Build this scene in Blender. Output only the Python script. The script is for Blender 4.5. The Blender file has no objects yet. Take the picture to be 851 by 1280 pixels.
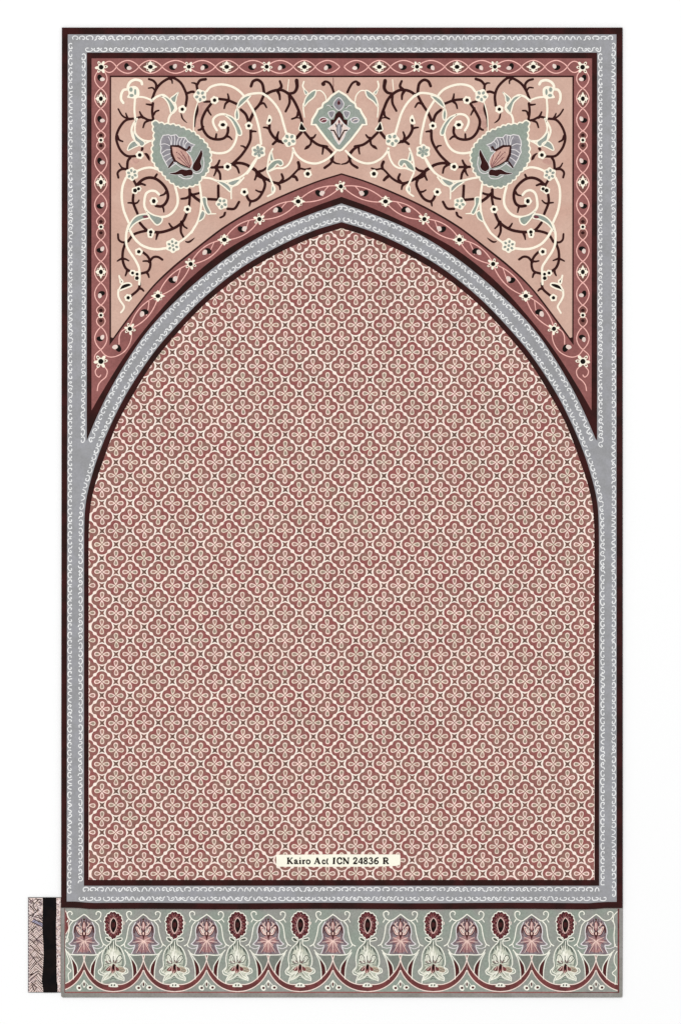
import bpy, math, random
from mathutils import Vector

SC = bpy.context.scene
COL = SC.collection
PI = math.pi

# ------------------------------------------------------------------ camera
# one unit of the drawing = 1 mm; the rug is 0.70 m x 1.21 m and lies flat on a white surface
CX, CY = 427.5, 640.5                      # drawing coordinates of the rug's centre = world origin
RUG_TOP = 0.0034
cam_d = bpy.data.cameras.new('camera')
cam = bpy.data.objects.new('camera', cam_d); COL.objects.link(cam)
CAM_Z = 3.4
cam.location = ((425.5 - CX) / 1000, (CY - 640.0) / 1000, CAM_Z)
cam_d.sensor_fit = 'VERTICAL'; cam_d.sensor_height = 24.0
cam_d.lens = 24.0 * (CAM_Z - RUG_TOP) / 1.280
cam_d.clip_start = 0.1; cam_d.clip_end = 100
SC.camera = cam

# ------------------------------------------------------------------ light
w = bpy.data.worlds.new('World'); SC.world = w; w.use_nodes = True
bg = w.node_tree.nodes['Background']
bg.inputs['Color'].default_value = (1, 1, 1, 1)
bg.inputs['Strength'].default_value = 0.72          # soft white studio all round
ld = bpy.data.lights.new('softbox', 'AREA'); ld.shape = 'DISK'; ld.size = 4.0; ld.energy = 1900
lo = bpy.data.objects.new('softbox', ld); COL.objects.link(lo)
lo.location = (-6.0, 8.0, 16.0)
lo.rotation_euler = (Vector((0, 0, 0)) - lo.location).to_track_quat('-Z', 'Y').to_euler()
SC.view_settings.view_transform = 'Standard'
SC.view_settings.look = 'None'
SC.view_settings.exposure = 0; SC.view_settings.gamma = 1
LIT = 1.175                                 # light falling on the flat cloth; albedo = seen colour / LIT

# ------------------------------------------------------------------ materials
def lin(c):
    c /= 255.0
    return c / 12.92 if c <= 0.04045 else ((c + 0.055) / 1.055) ** 2.4
def alb(rgb):
    return tuple(min(0.9, lin(v) / LIT) for v in rgb) + (1,)
MATS = {}
def mat(name, rgb, rgb2=None, mottle=0.07, scale2=110, fibre=0.10, lo=0.40, hi=0.60):
    """woven yarn: base colour, optional second yarn colour in blotches, dye mottling, fibre grain and bump"""
    m = bpy.data.materials.new(name); m.use_nodes = True
    nt = m.node_tree; b = nt.nodes['Principled BSDF']
    b.inputs['Roughness'].default_value = 0.92
    b.inputs['Specular IOR Level'].default_value = 0.08
    tc = nt.nodes.new('ShaderNodeTexCoord')
    def noise(scale, detail, rough=0.5):
        n = nt.nodes.new('ShaderNodeTexNoise'); n.inputs['Scale'].default_value = scale
        n.inputs['Detail'].default_value = detail; n.inputs['Roughness'].default_value = rough
        nt.links.new(tc.outputs['Object'], n.inputs['Vector']); return n
    def mixc(kind, fac, a, bb):
        x = nt.nodes.new('ShaderNodeMix'); x.data_type = 'RGBA'; x.blend_type = kind
        if isinstance(fac, float): x.inputs[0].default_value = fac
        else: nt.links.new(fac, x.inputs[0])
        for s, v in ((6, a), (7, bb)):
            if isinstance(v, tuple): x.inputs[s].default_value = v
            else: nt.links.new(v, x.inputs[s])
        return x.outputs[2]
    col = alb(rgb)
    if rgb2:
        n = noise(scale2, 2)
        r = nt.nodes.new('ShaderNodeMapRange'); r.inputs[1].default_value = lo; r.inputs[2].default_value = hi
        nt.links.new(n.outputs['Fac'], r.inputs[0])
        col = mixc('MIX', r.outputs[0], col, alb(rgb2))
    for sc, amt, det in ((28, mottle, 3), (420, fibre, 2)):
        n = noise(sc, det)
        r = nt.nodes.new('ShaderNodeMapRange')
        r.inputs[1].default_value = 0.3; r.inputs[2].default_value = 0.7
        r.inputs[3].default_value = 1 - amt; r.inputs[4].default_value = 1 + amt
        nt.links.new(n.outputs['Fac'], r.inputs[0])
        hsv = nt.nodes.new('ShaderNodeHueSaturation')
        if isinstance(col, tuple): hsv.inputs['Color'].default_value = col
        else: nt.links.new(col, hsv.inputs['Color'])
        nt.links.new(r.outputs[0], hsv.inputs['Value'])
        col = hsv.outputs['Color']
    nt.links.new(col, b.inputs['Base Color'])
    bn = noise(900, 2)
    bp = nt.nodes.new('ShaderNodeBump'); bp.inputs['Strength'].default_value = 0.25
    bp.inputs['Distance'].default_value = 0.0004
    nt.links.new(bn.outputs['Fac'], bp.inputs['Height']); nt.links.new(bp.outputs['Normal'], b.inputs['Normal'])
    MATS[name] = m
    return m

mat('dark_yarn', (60, 28, 27), (46, 26, 24), scale2=40)
mat('scroll_yarn', (56, 26, 25))
mat('black_yarn', (26, 20, 18))
mat('grey_yarn', (160, 160, 164), (155, 155, 157), scale2=60, mottle=0.03, fibre=0.06)
mat('white_yarn', (238, 238, 237), mottle=0.03)
mat('burgundy_yarn', (149, 95, 92), (141, 89, 86), scale2=35)
mat('brown_yarn', (128, 84, 78))
mat('pink_yarn', (211, 176, 160), (206, 168, 152), scale2=22, mottle=0.04, fibre=0.05)
mat('cream_yarn', (255, 246, 226), mottle=0.02, fibre=0.03)
mat('rose_line_yarn', (246, 190, 180), mottle=0.03)
mat('sage_yarn', (149, 160, 148), (153, 160, 152), scale2=30, mottle=0.05)
mat('mauve_yarn', (151, 147, 152), (139, 135, 141), scale2=120)
mat('lilac_white_yarn', (226, 221, 220))
mat('bud_yarn', (206, 166, 152), (194, 152, 140), scale2=90)
mat('blush_yarn', (232, 212, 202))
mat('plum_yarn', (120, 70, 78))
mat('field_cream_yarn', (255, 242, 230), (253, 230, 218), scale2=90, mottle=0.03, fibre=0.05)
mat('rosette_yarn', (150, 90, 87), (148, 110, 100), scale2=115, mottle=0.05, lo=0.36, hi=0.66)
mat('petal_line_yarn', (255, 224, 214), (240, 220, 202), scale2=90)
mat('petal_yarn', (176, 136, 124), (160, 146, 128), scale2=80)
mat('star_yarn', (110, 84, 74), (136, 94, 84), scale2=60, lo=0.45, hi=0.65)
mat('hem_sage_yarn', (148, 157, 146), (152, 152, 146), scale2=30, mottle=0.05)
mat('hem_shade_yarn', (126, 130, 122))
mat('hem_edge_yarn', (140, 137, 131), (150, 146, 142), scale2=30)
mat('hem_cream_yarn', (246, 244, 230), mottle=0.04)
mat('hem_line_yarn', (246, 226, 214), mottle=0.04)
mat('hem_burgundy_yarn', (124, 68, 67), (104, 58, 57), scale2=80)
mat('crescent_yarn', (82, 39, 39))
mat('rust_yarn', (150, 92, 88))
mat('rosette_dark_yarn', (106, 52, 56), (72, 36, 39), scale2=260)
mat('palmette_yarn', (142, 128, 132), (126, 110, 116), scale2=120)
mat('palmette_pink_yarn', (182, 138, 134), (158, 122, 124), scale2=120)
mat('palmette_light_yarn', (242, 208, 196))
mat('lily_yarn', (166, 173, 160), (154, 162, 150), scale2=150)
mat('lily_pale_yarn', (214, 214, 196), (190, 194, 178), scale2=160)
mat('lily_tan_yarn', (184, 166, 146))
mat('label_cloth', (255, 252, 234), mottle=0.01, fibre=0.02)
mat('groove_yarn', (88, 94, 84))
mat('ink', (40, 30, 26))
mat('strip_cloth', (236, 216, 208), (214, 190, 180), scale2=230)
mat('strip_line', (56, 38, 36))
mat('strip_light', (238, 224, 222))
mat('strip_mauve', (150, 128, 134))
mat('strip_lavender', (160, 156, 176))
mat('strip_edge', (92, 88, 86))
mat('black_cloth', (15, 13, 15), (24, 18, 18), scale2=60)

def plain(name, a, rough):
    m = bpy.data.materials.new(name); m.use_nodes = True
    nt = m.node_tree; b = nt.nodes['Principled BSDF']
    n = nt.nodes.new('ShaderNodeTexNoise'); n.inputs['Scale'].default_value = 3.0; n.inputs['Detail'].default_value = 4
    r = nt.nodes.new('ShaderNodeMapRange'); r.inputs[3].default_value = a - 0.006; r.inputs[4].default_value = a + 0.006
    nt.links.new(n.outputs['Fac'], r.inputs[0])
    c = nt.nodes.new('ShaderNodeCombineColor')
    for i in range(3): nt.links.new(r.outputs[0], c.inputs[i])
    nt.links.new(c.outputs[0], b.inputs['Base Color'])
    b.inputs['Roughness'].default_value = rough; b.inputs['Specular IOR Level'].default_value = 0.1
    return m
WHITE = plain('white_surface', 0.862, 0.9)

# ------------------------------------------------------------------ geometry helpers
RNG = random.Random(7)
def crop(x0, y0, s):
    return lambda pts: [(x0 + p[0] / s, y0 + p[1] / s) + tuple(p[2:]) for p in pts]

def catmull(pts, closed=False, step=1.0):
    n = len(pts)
    if n < 3 and not closed:
        return list(pts)
    out = []
    seg = n if closed else n - 1
    for i in range(seg):
        if closed:
            p0, p1, p2, p3 = pts[i - 1], pts[i], pts[(i + 1) % n], pts[(i + 2) % n]
        else:
            p1, p2 = pts[i], pts[i + 1]
            p0 = pts[i - 1] if i else (2 * p1[0] - p2[0], 2 * p1[1] - p2[1])
            p3 = pts[i + 2] if i + 2 < n else (2 * p2[0] - p1[0], 2 * p2[1] - p1[1])
        # centripetal spacing keeps tight corners from overshooting
        def dd(a, b): return max(1e-4, math.hypot(a[0] - b[0], a[1] - b[1]) ** 0.5)
        t1 = dd(p0, p1); t2 = t1 + dd(p1, p2); t3 = t2 + dd(p2, p3)
        k = max(2, int(math.hypot(p2[0] - p1[0], p2[1] - p1[1]) / step))
        for j in range(k):
            t = t1 + (t2 - t1) * j / k
            def lp(a, b, ta, tb):
                u = (t - ta) / (tb - ta)
                return (a[0] + (b[0] - a[0]) * u, a[1] + (b[1] - a[1]) * u)
            a1 = lp(p0, p1, 0, t1); a2 = lp(p1, p2, t1, t2); a3 = lp(p2, p3, t2, t3)
            b1 = lp(a1, a2, 0, t2); b2 = lp(a2, a3, t1, t3)
            out.append(lp(b1, b2, t1, t2))
    if not closed:
        out.append(pts[-1][:2])
    return out

def area(pts):
    return 0.5 * sum(pts[i - 1][0] * pts[i][1] - pts[i][0] * pts[i - 1][1] for i in range(len(pts)))

def clip_convex(poly, cl):
    """poly cut to the convex outline cl (counter-clockwise in drawing coordinates by area sign)"""
    out = poly
    s = 1 if area(cl) > 0 else -1
    for i in range(len(cl)):
        a, b = cl[i - 1], cl[i]
        inp, out = out, []
        if not inp: return []
        def side(p): return s * ((b[0] - a[0]) * (p[1] - a[1]) - (b[1] - a[1]) * (p[0] - a[0]))
        for j in range(len(inp)):
            p, q = inp[j - 1], inp[j]
            sp, sq = side(p), side(q)
            if (sp >= 0) != (sq >= 0):
                u = sp / (sp - sq)
                out.append((p[0] + (q[0] - p[0]) * u, p[1] + (q[1] - p[1]) * u))
            if sq >= 0: out.append(q)
    return out

class Part:
    """collects the raised, pile-thick shapes of one part and links them as one mesh"""
    def __init__(self, base=RUG_TOP):
        self.v, self.f, self.mi, self.mats = [], [], [], []
        self.base = base; self.n = 0; self.mirror = None; self.jit = 0.0; self.clip = None
    def m(self, name):
        if name not in self.mats: self.mats.append(name)
        return self.mats.index(name)
    def z(self, layer):
        self.n += 1
        return self.base + layer * 0.00005 + (self.n % 80) * 2.5e-7
    def T(self, x, y):
        if self.mirror is not None: x = 2 * self.mirror - x
        return ((x - CX) / 1000, (CY - y) / 1000)
    def J(self, pts):
        if not self.jit: return [tuple(p[:2]) for p in pts]
        return [(p[0] + RNG.gauss(0, self.jit), p[1] + RNG.gauss(0, self.jit)) for p in pts]
    def add(self, top, faces, rim, mi, z, thick, tilt=0.0):
        o = len(self.v)
        for k, (x, y) in enumerate(top): self.v.append((x, y, z + k * tilt))
        for f in faces: self.f.append([o + i for i in f]); self.mi.append(mi)
        if thick:
            b = len(self.v); idx = {}
            for i in rim:
                if i not in idx:
                    idx[i] = len(self.v); x, y, zz = self.v[o + i]; self.v.append((x, y, zz - thick))
            for k in range(len(rim)):
                i, j = rim[k - 1], rim[k]
                self.f.append([o + j, o + i, idx[i], idx[j]]); self.mi.append(mi)
    def poly(self, pts, m, layer, smooth=False, thick=0.0001, clip=None):
        pts = self.J(pts)
        if smooth: pts = catmull(pts, True)
        clip = clip or self.clip
        if clip:
            pts = clip_convex(pts, clip)
        q = []
        for p in pts:
            if not q or math.hypot(p[0] - q[-1][0], p[1] - q[-1][1]) > 0.02: q.append(p)
        if len(q) > 1 and math.hypot(q[0][0] - q[-1][0], q[0][1] - q[-1][1]) < 0.02: q.pop()
        if len(q) < 3: return
        t = [self.T(*p) for p in q]
        if area(t) < 0: t.reverse()
        r = list(range(len(t)))
        self.add(t, [r], r, self.m(m), self.z(layer), thick)
    def disc(self, x, y, rx, m, layer, ry=None, rot=0, lobes=0, amp=0.0, ph=0.0, n=None):
        ry = ry or rx; n = n or max(10, int(6 * max(rx, ry) ** 0.5) + (lobes * 6 if lobes else 0))
        c, s = math.cos(rot), math.sin(rot); pts = []
        for k in range(n):
            a = 2 * PI * k / n; r = 1 + amp * math.cos(lobes * a + ph)
            u, v = rx * r * math.cos(a), ry * r * math.sin(a)
            pts.append((x + u * c - v * s, y + u * s + v * c))
        j, self.jit = self.jit, 0
        self.poly(pts, m, layer); self.jit = j
    def stroke(self, pts, wd, m, layer, smooth=True, closed=False, end=None, thick=0.0001, cap=True):
        pts = self.J(pts)
        p = catmull(pts, closed) if smooth else list(pts)
        q = [p[0]]
        for a in p[1:]:
            if math.hypot(a[0] - q[-1][0], a[1] - q[-1][1]) > 0.05: q.append(a)
        if closed and math.hypot(q[0][0] - q[-1][0], q[0][1] - q[-1][1]) < 0.05: q.pop()
        n = len(q)
        if n < 2: return
        end = wd if end is None else end
        L, R = [], []
        for i in range(n):
            if closed: a, b = q[i - 1], q[(i + 1) % n]
            else: a, b = q[max(0, i - 1)], q[min(n - 1, i + 1)]
            dx, dy = b[0] - a[0], b[1] - a[1]; d = math.hypot(dx, dy) or 1
            h = 0.5 * (wd + (end - wd) * (i / (n - 1)))
            if isinstance(wd, (list, tuple)): pass
            L.append((q[i][0] - dy / d * h, q[i][1] + dx / d * h)); R.append((q[i][0] + dy / d * h, q[i][1] - dx / d * h))
        if self.clip:
            rng = range(n if closed else n - 1)
            for i in rng:
                k = (i + 1) % n
                self.quad([L[i], L[k], R[k], R[i]], m, layer)
            return
        mi = self.m(m); z = self.z(layer)
        if closed:
            top = L + R
            fs = [[i, (i + 1) % n, n + (i + 1) % n, n + i] for i in range(n)]
            t = [self.T(*a) for a in top]
            fs = self.fix(t, fs)
            self.add(t, fs, [], mi, z, 0)
            return
        c0, c1 = [], []
        if cap:
            for c, P, Q, out in ((c0, R[0], L[0], q[0]), (c1, L[-1], R[-1], q[-1])):
                a0 = math.atan2(P[1] - out[1], P[0] - out[0]); r = math.hypot(P[0] - out[0], P[1] - out[1])
                # go round on the outer side
                nxt = q[1] if c is c0 else q[-2]
                away = (out[0] - nxt[0], out[1] - nxt[1])
                sgn = 1 if (math.cos(a0 + PI / 2) * away[0] + math.sin(a0 + PI / 2) * away[1]) > 0 else -1
                for k in (1, 2, 3): c.append((out[0] + r * math.cos(a0 + sgn * k * PI / 4), out[1] + r * math.sin(a0 + sgn * k * PI / 4)))
        top = L + R + c0 + c1
        fs = [[i, i + 1, n + i + 1, n + i] for i in range(n - 1)]
        if cap:
            fs.append([n] + [2 * n + k for k in range(3)] + [0])
            fs.append([n - 1] + [2 * n + 3 + k for k in range(3)] + [2 * n - 1])
        t = [self.T(*a) for a in top]
        fs = self.fix(t, fs)
        rim = list(range(n)) + ([2 * n + 3 + k for k in range(3)] if cap else []) + list(range(2 * n - 1, n - 1, -1)) + ([2 * n + k for k in range(3)] if cap else [])
        self.add(t, fs, rim, mi, z, thick, tilt=2e-8)
    def quad(self, pts, m, layer):
        pts = clip_convex(pts, self.clip) if self.clip else pts
        if len(pts) < 3: return
        t = [self.T(*p) for p in pts]
        if area(t) < 0: t.reverse()
        self.add(t, [list(range(len(t)))], [], self.m(m), self.z(layer), 0)
    def fix(self, t, fs):
        out = []
        for f in fs:
            if area([t[i] for i in f]) < 0: f = f[::-1]
            out.append(f)
        return out
    def prism(self, pts, m, z0, z1, bev=1.0):
        """a slab with a softened upper edge"""
        t0 = [self.T(*p) for p in pts]
        if area(t0) < 0: t0.reverse()
        n = len(t0); rings = []
        for ins, z in ((0, z0), (0, z1 - bev / 1000), (0.3 * bev, z1 - 0.3 * bev / 1000), (bev, z1)):
            ring = []
            for i in range(n):
                a, b, c = t0[i - 1], t0[i], t0[(i + 1) % n]
                n1 = (-(b[1] - a[1]), b[0] - a[0]); n2 = (-(c[1] - b[1]), c[0] - b[0])
                l1 = math.hypot(*n1) or 1; l2 = math.hypot(*n2) or 1
                nx, ny = n1[0] / l1 + n2[0] / l2, n1[1] / l1 + n2[1] / l2
                k = 2 / max(0.5, nx * nx + ny * ny)
                ring.append((b[0] + nx * k * ins / 1000, b[1] + ny * k * ins / 1000, z))
            rings.append(ring)
        o = len(self.v); mi = self.m(m)
        for r in rings: self.v += r
        for k in range(3):
            for i in range(n):
                j = (i + 1) % n
                self.f.append([o + k * n + i, o + k * n + j, o + (k + 1) * n + j, o + (k + 1) * n + i]); self.mi.append(mi)
        self.f.append([o + 3 * n + i for i in range(n)]); self.mi.append(mi)
        self.f.append([o + i for i in range(n)][::-1]); self.mi.append(mi)
    def build(self, name, parent=None):
        me = bpy.data.meshes.new(name)
        me.from_pydata(self.v, [], self.f); me.update()
        for mm in self.mats: me.materials.append(MATS[mm])
        me.polygons.foreach_set('material_index', self.mi)
        o = bpy.data.objects.new(name, me); COL.objects.link(o)
        if parent: o.parent = parent
        return o

def thing(name, label, cat):
    e = bpy.data.objects.new(name, None); e.empty_display_size = 0.05; COL.objects.link(e)
    e['label'] = label; e['category'] = cat
    return e

# ------------------------------------------------------------------ the surface below
me = bpy.data.meshes.new('floor')
me.from_pydata([(-9, -9, 0), (9, -9, 0), (9, 9, 0), (-9, 9, 0)], [], [(0, 1, 2, 3)])
me.materials.append(WHITE)
fl = bpy.data.objects.new('floor', me); COL.objects.link(fl); fl['kind'] = 'structure'

# ------------------------------------------------------------------ the rug: slabs and bands
rug = thing('prayer_rug', 'flat prayer rug with pointed arch field, grey border and sage flowered hem', 'rug')

# left halves of the arch lines, apex first, downwards (drawing units)
AX = 426.8
A_D2_IN = [(AX, 246), (390, 259.4), (336, 284), (284.4, 311.5), (236, 350), (190, 400.5), (157, 444), (128, 490), (114.8, 513)]
A_D2_OUT = [(AX, 254.3), (390, 267), (343, 286.5), (300, 311), (245, 353), (190, 407.5), (161, 448), (136.5, 490), (121, 522), (108.8, 551)]
A_D3_OUT = [(AX, 277.6), (390, 289), (342, 311), (300, 336), (253, 374), (209.4, 420), (190, 444), (160.3, 489), (139.3, 530), (123, 570), (113.2, 602), (108.6, 622), (106.4, 640), (105.6, 665), (105.4, 720)]
A_D3_IN = [(AX, 285.2), (390, 297.4), (344, 318.5), (300, 345), (258, 378.5), (218.4, 420), (190, 455.5), (168.7, 490), (146.8, 530), (129, 577), (119, 607), (114, 630), (112, 650), (111.3, 680), (111.2, 740)]
A_L1 = [(AX, 216.5), (398, 225.5), (362.7, 239.6), (320, 259.5), (280, 283), (244, 310.5), (215, 334), (190, 358.5), (157, 401), (138, 427.5)]
A_L1B = [(AX, 218.6), (398, 227.6), (363.6, 241.6), (321, 261.6), (281.2, 285), (245.4, 312.4), (216.4, 336), (191.4, 360), (159, 402), (137.3, 431.5)]
def both(c, step=3.0):
    l = catmull(c, False, step)
    return [(2 * AX - x, y) for x, y in reversed(l)][:-1] + l        # right bottom -> apex -> left bottom
def wavy(y, x):                              # the slightly rippled lower edge of the main carpet
    t = max(0.0, min(1.0, (x - 92) / 24)); t = t * t * (3 - 2 * t)
    u = max(0.0, min(1.0, (x - 738) / 16)); u = u * u * (3 - 2 * u)
    return y + 2.0 * t - 1.6 * u + 0.3 * math.sin(x / 37)
def edge_line(y, xa, xb, n=60):
    return [(xa + (xb - xa) * i / n, wavy(y, xa + (xb - xa) * i / n)) for i in range(n + 1)]

p = Part()
p.prism([(77.6, 34.2), (777.6, 34.2)] + edge_line(1134.4, 777.8, 76.7), 'dark_yarn', 0.0004, RUG_TOP, 0.9)
p.build('backing', rug)

# grey border with two rows of white curls
g = Part()
g.poly([(85.2, 43), (769.8, 43)] + edge_line(1126.6, 770.2, 83.8), 'grey_yarn', 1)
def curls(path, side, seed, pitch=8.8, h=4.8, wd=1.25, m='white_yarn'):
    """a row of small hand-drawn curls along a polyline; side = +1/-1 says where they open"""
    r = random.Random(seed)
    L = [0]
    for a, b in zip(path, path[1:]): L.append(L[-1] + math.hypot(b[0] - a[0], b[1] - a[1]))
    def at(s, hh):
        s = max(0, min(L[-1], s)); i = 0
        while i < len(L) - 2 and L[i + 1] < s: i += 1
        a, b = path[i], path[i + 1]; d = L[i + 1] - L[i] or 1; u = (s - L[i]) / d
        tx, ty = (b[0] - a[0]) / d, (b[1] - a[1]) / d
        return (a[0] + tx * d * u - ty * hh * side, a[1] + ty * d * u + tx * hh * side)
    s = 1.0; mode = 'c'; left = 3
    while s < L[-1] - 4:
        if left <= 0:
            mode = r.choice('ccccccceeesn'); left = r.randint(1, 4)
        left -= 1
        P = pitch * r.uniform(0.80, 1.05); H = h * r.uniform(0.88, 1.08)
        if mode == 'c':   q = [(0.12, .78), (0.02, .45), (0.2, .06), (.55, -.02), (.84, .14), (.95, .5), (.82, .86), (.62, .80)]
        elif mode == 'e': q = [(0.35, .55), (0.12, .85), (0.0, .5), (.2, .08), (.5, .02), (.72, .3), (.7, .75), (.98, 1.0)]
        elif mode == 's': q = [(0.02, .7), (.1, .15), (.35, .05), (.48, .4), (.6, .85), (.82, .95), (.96, .6), (.85, .3)]
        elif mode == 'o': q = [(.5, 0), (.85, .2), (.9, .6), (.55, .95), (.15, .75), (.12, .3), (.45, .02)]
        elif mode == 'n': q = [(0, .95), (.12, .35), (.35, .02), (.6, .3), (.72, .85)]
        else:             q = [(0, .05), (.18, .75), (.38, .9), (.5, .35), (.62, .85), (.85, .75), (1.0, .1)]
        if r.random() < 0.3 and mode in 'ces': q = [(1 - a, b) for a, b in q][::-1]
        if mode in 'n': P *= 0.95
        pts = [at(s + a * P + r.gauss(0, .12), (b - 0.5) * H + r.gauss(0, .14)) for a, b in q]
        g.stroke(pts, wd * r.uniform(0.9, 1.15), m, 3)
        s += P * (0.98 if mode in 'nw' else 1.02 if mode in 's' else 1.16) + (r.uniform(0, 1.6) if left <= 0 else 0)
curls([(90, 47.6), (765, 47.6)], 1, 1)
curls([(106, 61.8), (750, 61.8)], -1, 2)
curls([(88.8, 53), (88.8, 300), (87.4, 1122)], -1, 3)
curls([(766, 53), (766.4, 1122)], 1, 4)
curls([(104.7, 66), (104.6, 480), (103.6, 556)], 1, 5)
curls([(750.1, 66), (750, 480), (750.6, 560)], -1, 6)
curls([(98, 1123.3), (762, 1123.3)], -1, 7)
curls([(103, 1111.8), (748, 1111.8)], 1, 8)
def offs(c, d):
    l = catmull(c, False, 4.0); out = []
    for i in range(len(l)):
        a, b = l[max(0, i - 1)], l[min(len(l) - 1, i + 1)]
        dx, dy = b[0] - a[0], b[1] - a[1]; n = math.hypot(dx, dy) or 1
        out.append((l[i][0] - dy / n * d, l[i][1] + dx / n * d))
    return out
def mir(c): return [(2 * AX - x, y) for x, y in c]
o1 = offs(A_D2_OUT, -4.6)          # just inside the outer dark stripe
o2 = offs(A_D3_OUT, 4.6)           # just outside the inner dark stripe
o2 = o2[:-1] + [(100.9, 740), (100.7, 1106)]
curls(o1, -1, 9); curls(mir(o1), 1, 10)
curls(o2, 1, 11); curls(mir(o2), -1, 12)
g.build('grey_border', rug)

# dark guard stripes
p = Part()
p.poly([(108.9, 65.8)] + [(108.8, 551)] + both(A_D2_OUT)[::-1][1:-1] + [(745.8, 551), (745.8, 65.8)], 'dark_yarn', 2)
p.build('guard_stripe', rug)
p = Part()
D3O = both(A_D3_OUT)
p.poly([(2 * AX - 105.3, 1107.2)] + D3O + [(105.3, 1107.2)], 'dark_yarn', 2)
p.build('guard_stripe', rug)

# ------------------------------------------------------------------ burgundy border with its chain of flowers
b = Part()
b.poly([(114.9, 73), (114.8, 513)] + both(A_D2_IN)[::-1][1:-1] + [(738.8, 513), (739.4, 73)], 'burgundy_yarn', 3)
def flower(P, x, y, kind, s=1.0, rot=0.0):
    s *= 1.18
    if kind == 'diamond':
        pts = []
        for k in range(16):
            a = 2 * PI * k / 16
            rr = (7.8, 4.7, 5.8, 4.5)[k % 4] if (k % 8) < 4 else (7.8, 4.5, 5.8, 4.7)[k % 4]
            if k in (4, 12): rr = 7.4
            if k in (0, 8): rr = 6.2
            pts.append((x + rr * s * math.cos(a + rot), y + rr * s * math.sin(a + rot)))
        P.poly(pts, 'cream_yarn', 5, smooth=True)
        for k in range(4):
            a = rot + PI / 4 + k * PI / 2
            P.disc(x + 4.3 * s * math.cos(a), y + 4.3 * s * math.sin(a), 0.9 * s, 'brown_yarn', 7)
        P.disc(x, y, 2.3 * s, 'black_yarn', 7, ry=2.7 * s, rot=rot)
    else:
        n = 6
        P.disc(x, y, 3.2 * s, 'cream_yarn', 5)
        for k in range(n):
            a = rot + 2 * PI * k / n + RNG.uniform(-.15, .15); d = RNG.uniform(3.6, 4.4) * s
            P.disc(x + d * math.cos(a), y + d * math.sin(a), 2.1 * s, 'cream_yarn', 5, ry=1.35 * s, rot=a)
            if k % 2 == 0: P.disc(x + (d + .2) * math.cos(a), y + (d + .2) * math.sin(a), 0.75 * s, 'brown_yarn', 7)
        P.disc(x, y, 2.25 * s, 'black_yarn', 7)
def bud(P, x, y, rot=0.0, s=1.0):
    s *= 1.22
    c, d = math.cos(rot), math.sin(rot)
    P.disc(x - 1.3 * c * s, y - 1.3 * d * s, 3.5 * s, 'black_yarn', 5, ry=2.5 * s, rot=rot + .8)
    t = [(1.2, -2.0), (4.2, -1.2), (3.4, 1.2), (.8, 2.3), (-.6, .7)]
    P.poly([(x + (u * c - v * d) * s, y + (u * d + v * c) * s) for u, v in t], 'blush_yarn', 6, smooth=True)
def lens(P, a, bb, amp, wd=1.25, m='rose_line_yarn', fill=None):
    dx, dy = bb[0] - a[0], bb[1] - a[1]; L = math.hypot(dx, dy)
    nx, ny = -dy / L, dx / L; up, dn = [], []
    for k in range(17):
        u = k / 16; s = amp * math.sin(PI * u) ** 0.8
        up.append((a[0] + dx * u + nx * s, a[1] + dy * u + ny * s)); dn.append((a[0] + dx * u - nx * s, a[1] + dy * u - ny * s))
    if fill: P.poly(up[:-1] + dn[::-1][:-1], fill, 3.6)
    P.stroke(up, wd, m, 4, smooth=False); P.stroke(dn, wd, m, 4, smooth=False)
TOPN = [128, 145.8, 174, 202.9, 236.3, 269.4, 298.8, 333.4, 366.8, 394, 424.5]
TOPI = [('b', 160), ('d', 188.3), ('b', 217), ('f', 236.3), ('b', 255.3), ('d', 283.5), ('b', 315.8), ('f', 333.4), ('b', 351.8), ('d', 380.5), ('b', 409.3)]
SIDEN = [86, 110.5, 135.6, 163.8, 175.2, 188.7, 216.2, 242.2, 269.9, 283.6, 300, 326.8, 353.4, 381.6, 394, 408.8, 437]
SIDEI = [('b', 98), ('d', 123.4), ('b', 149.7), ('s', 169), ('k', 175.2), ('s', 182), ('b', 202), ('d', 227.8), ('b', 257), ('s', 277), ('k', 283.6), ('s', 291),
         ('b', 312.2), ('d', 339.9), ('b', 368), ('s', 388), ('k', 394), ('s', 400.8), ('b', 422.7)]
ARCN = [(425.9, 233), (372.7, 251.8), (324.3, 273.9), (280.6, 299.7), (238.5, 330), (197.7, 370), (162.6, 411)]
ARCB = [(400, 241.5), (347, 262.2), (303.3, 286.3), (258.5, 314.5), (217, 349.6), (179.9, 391)]
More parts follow.
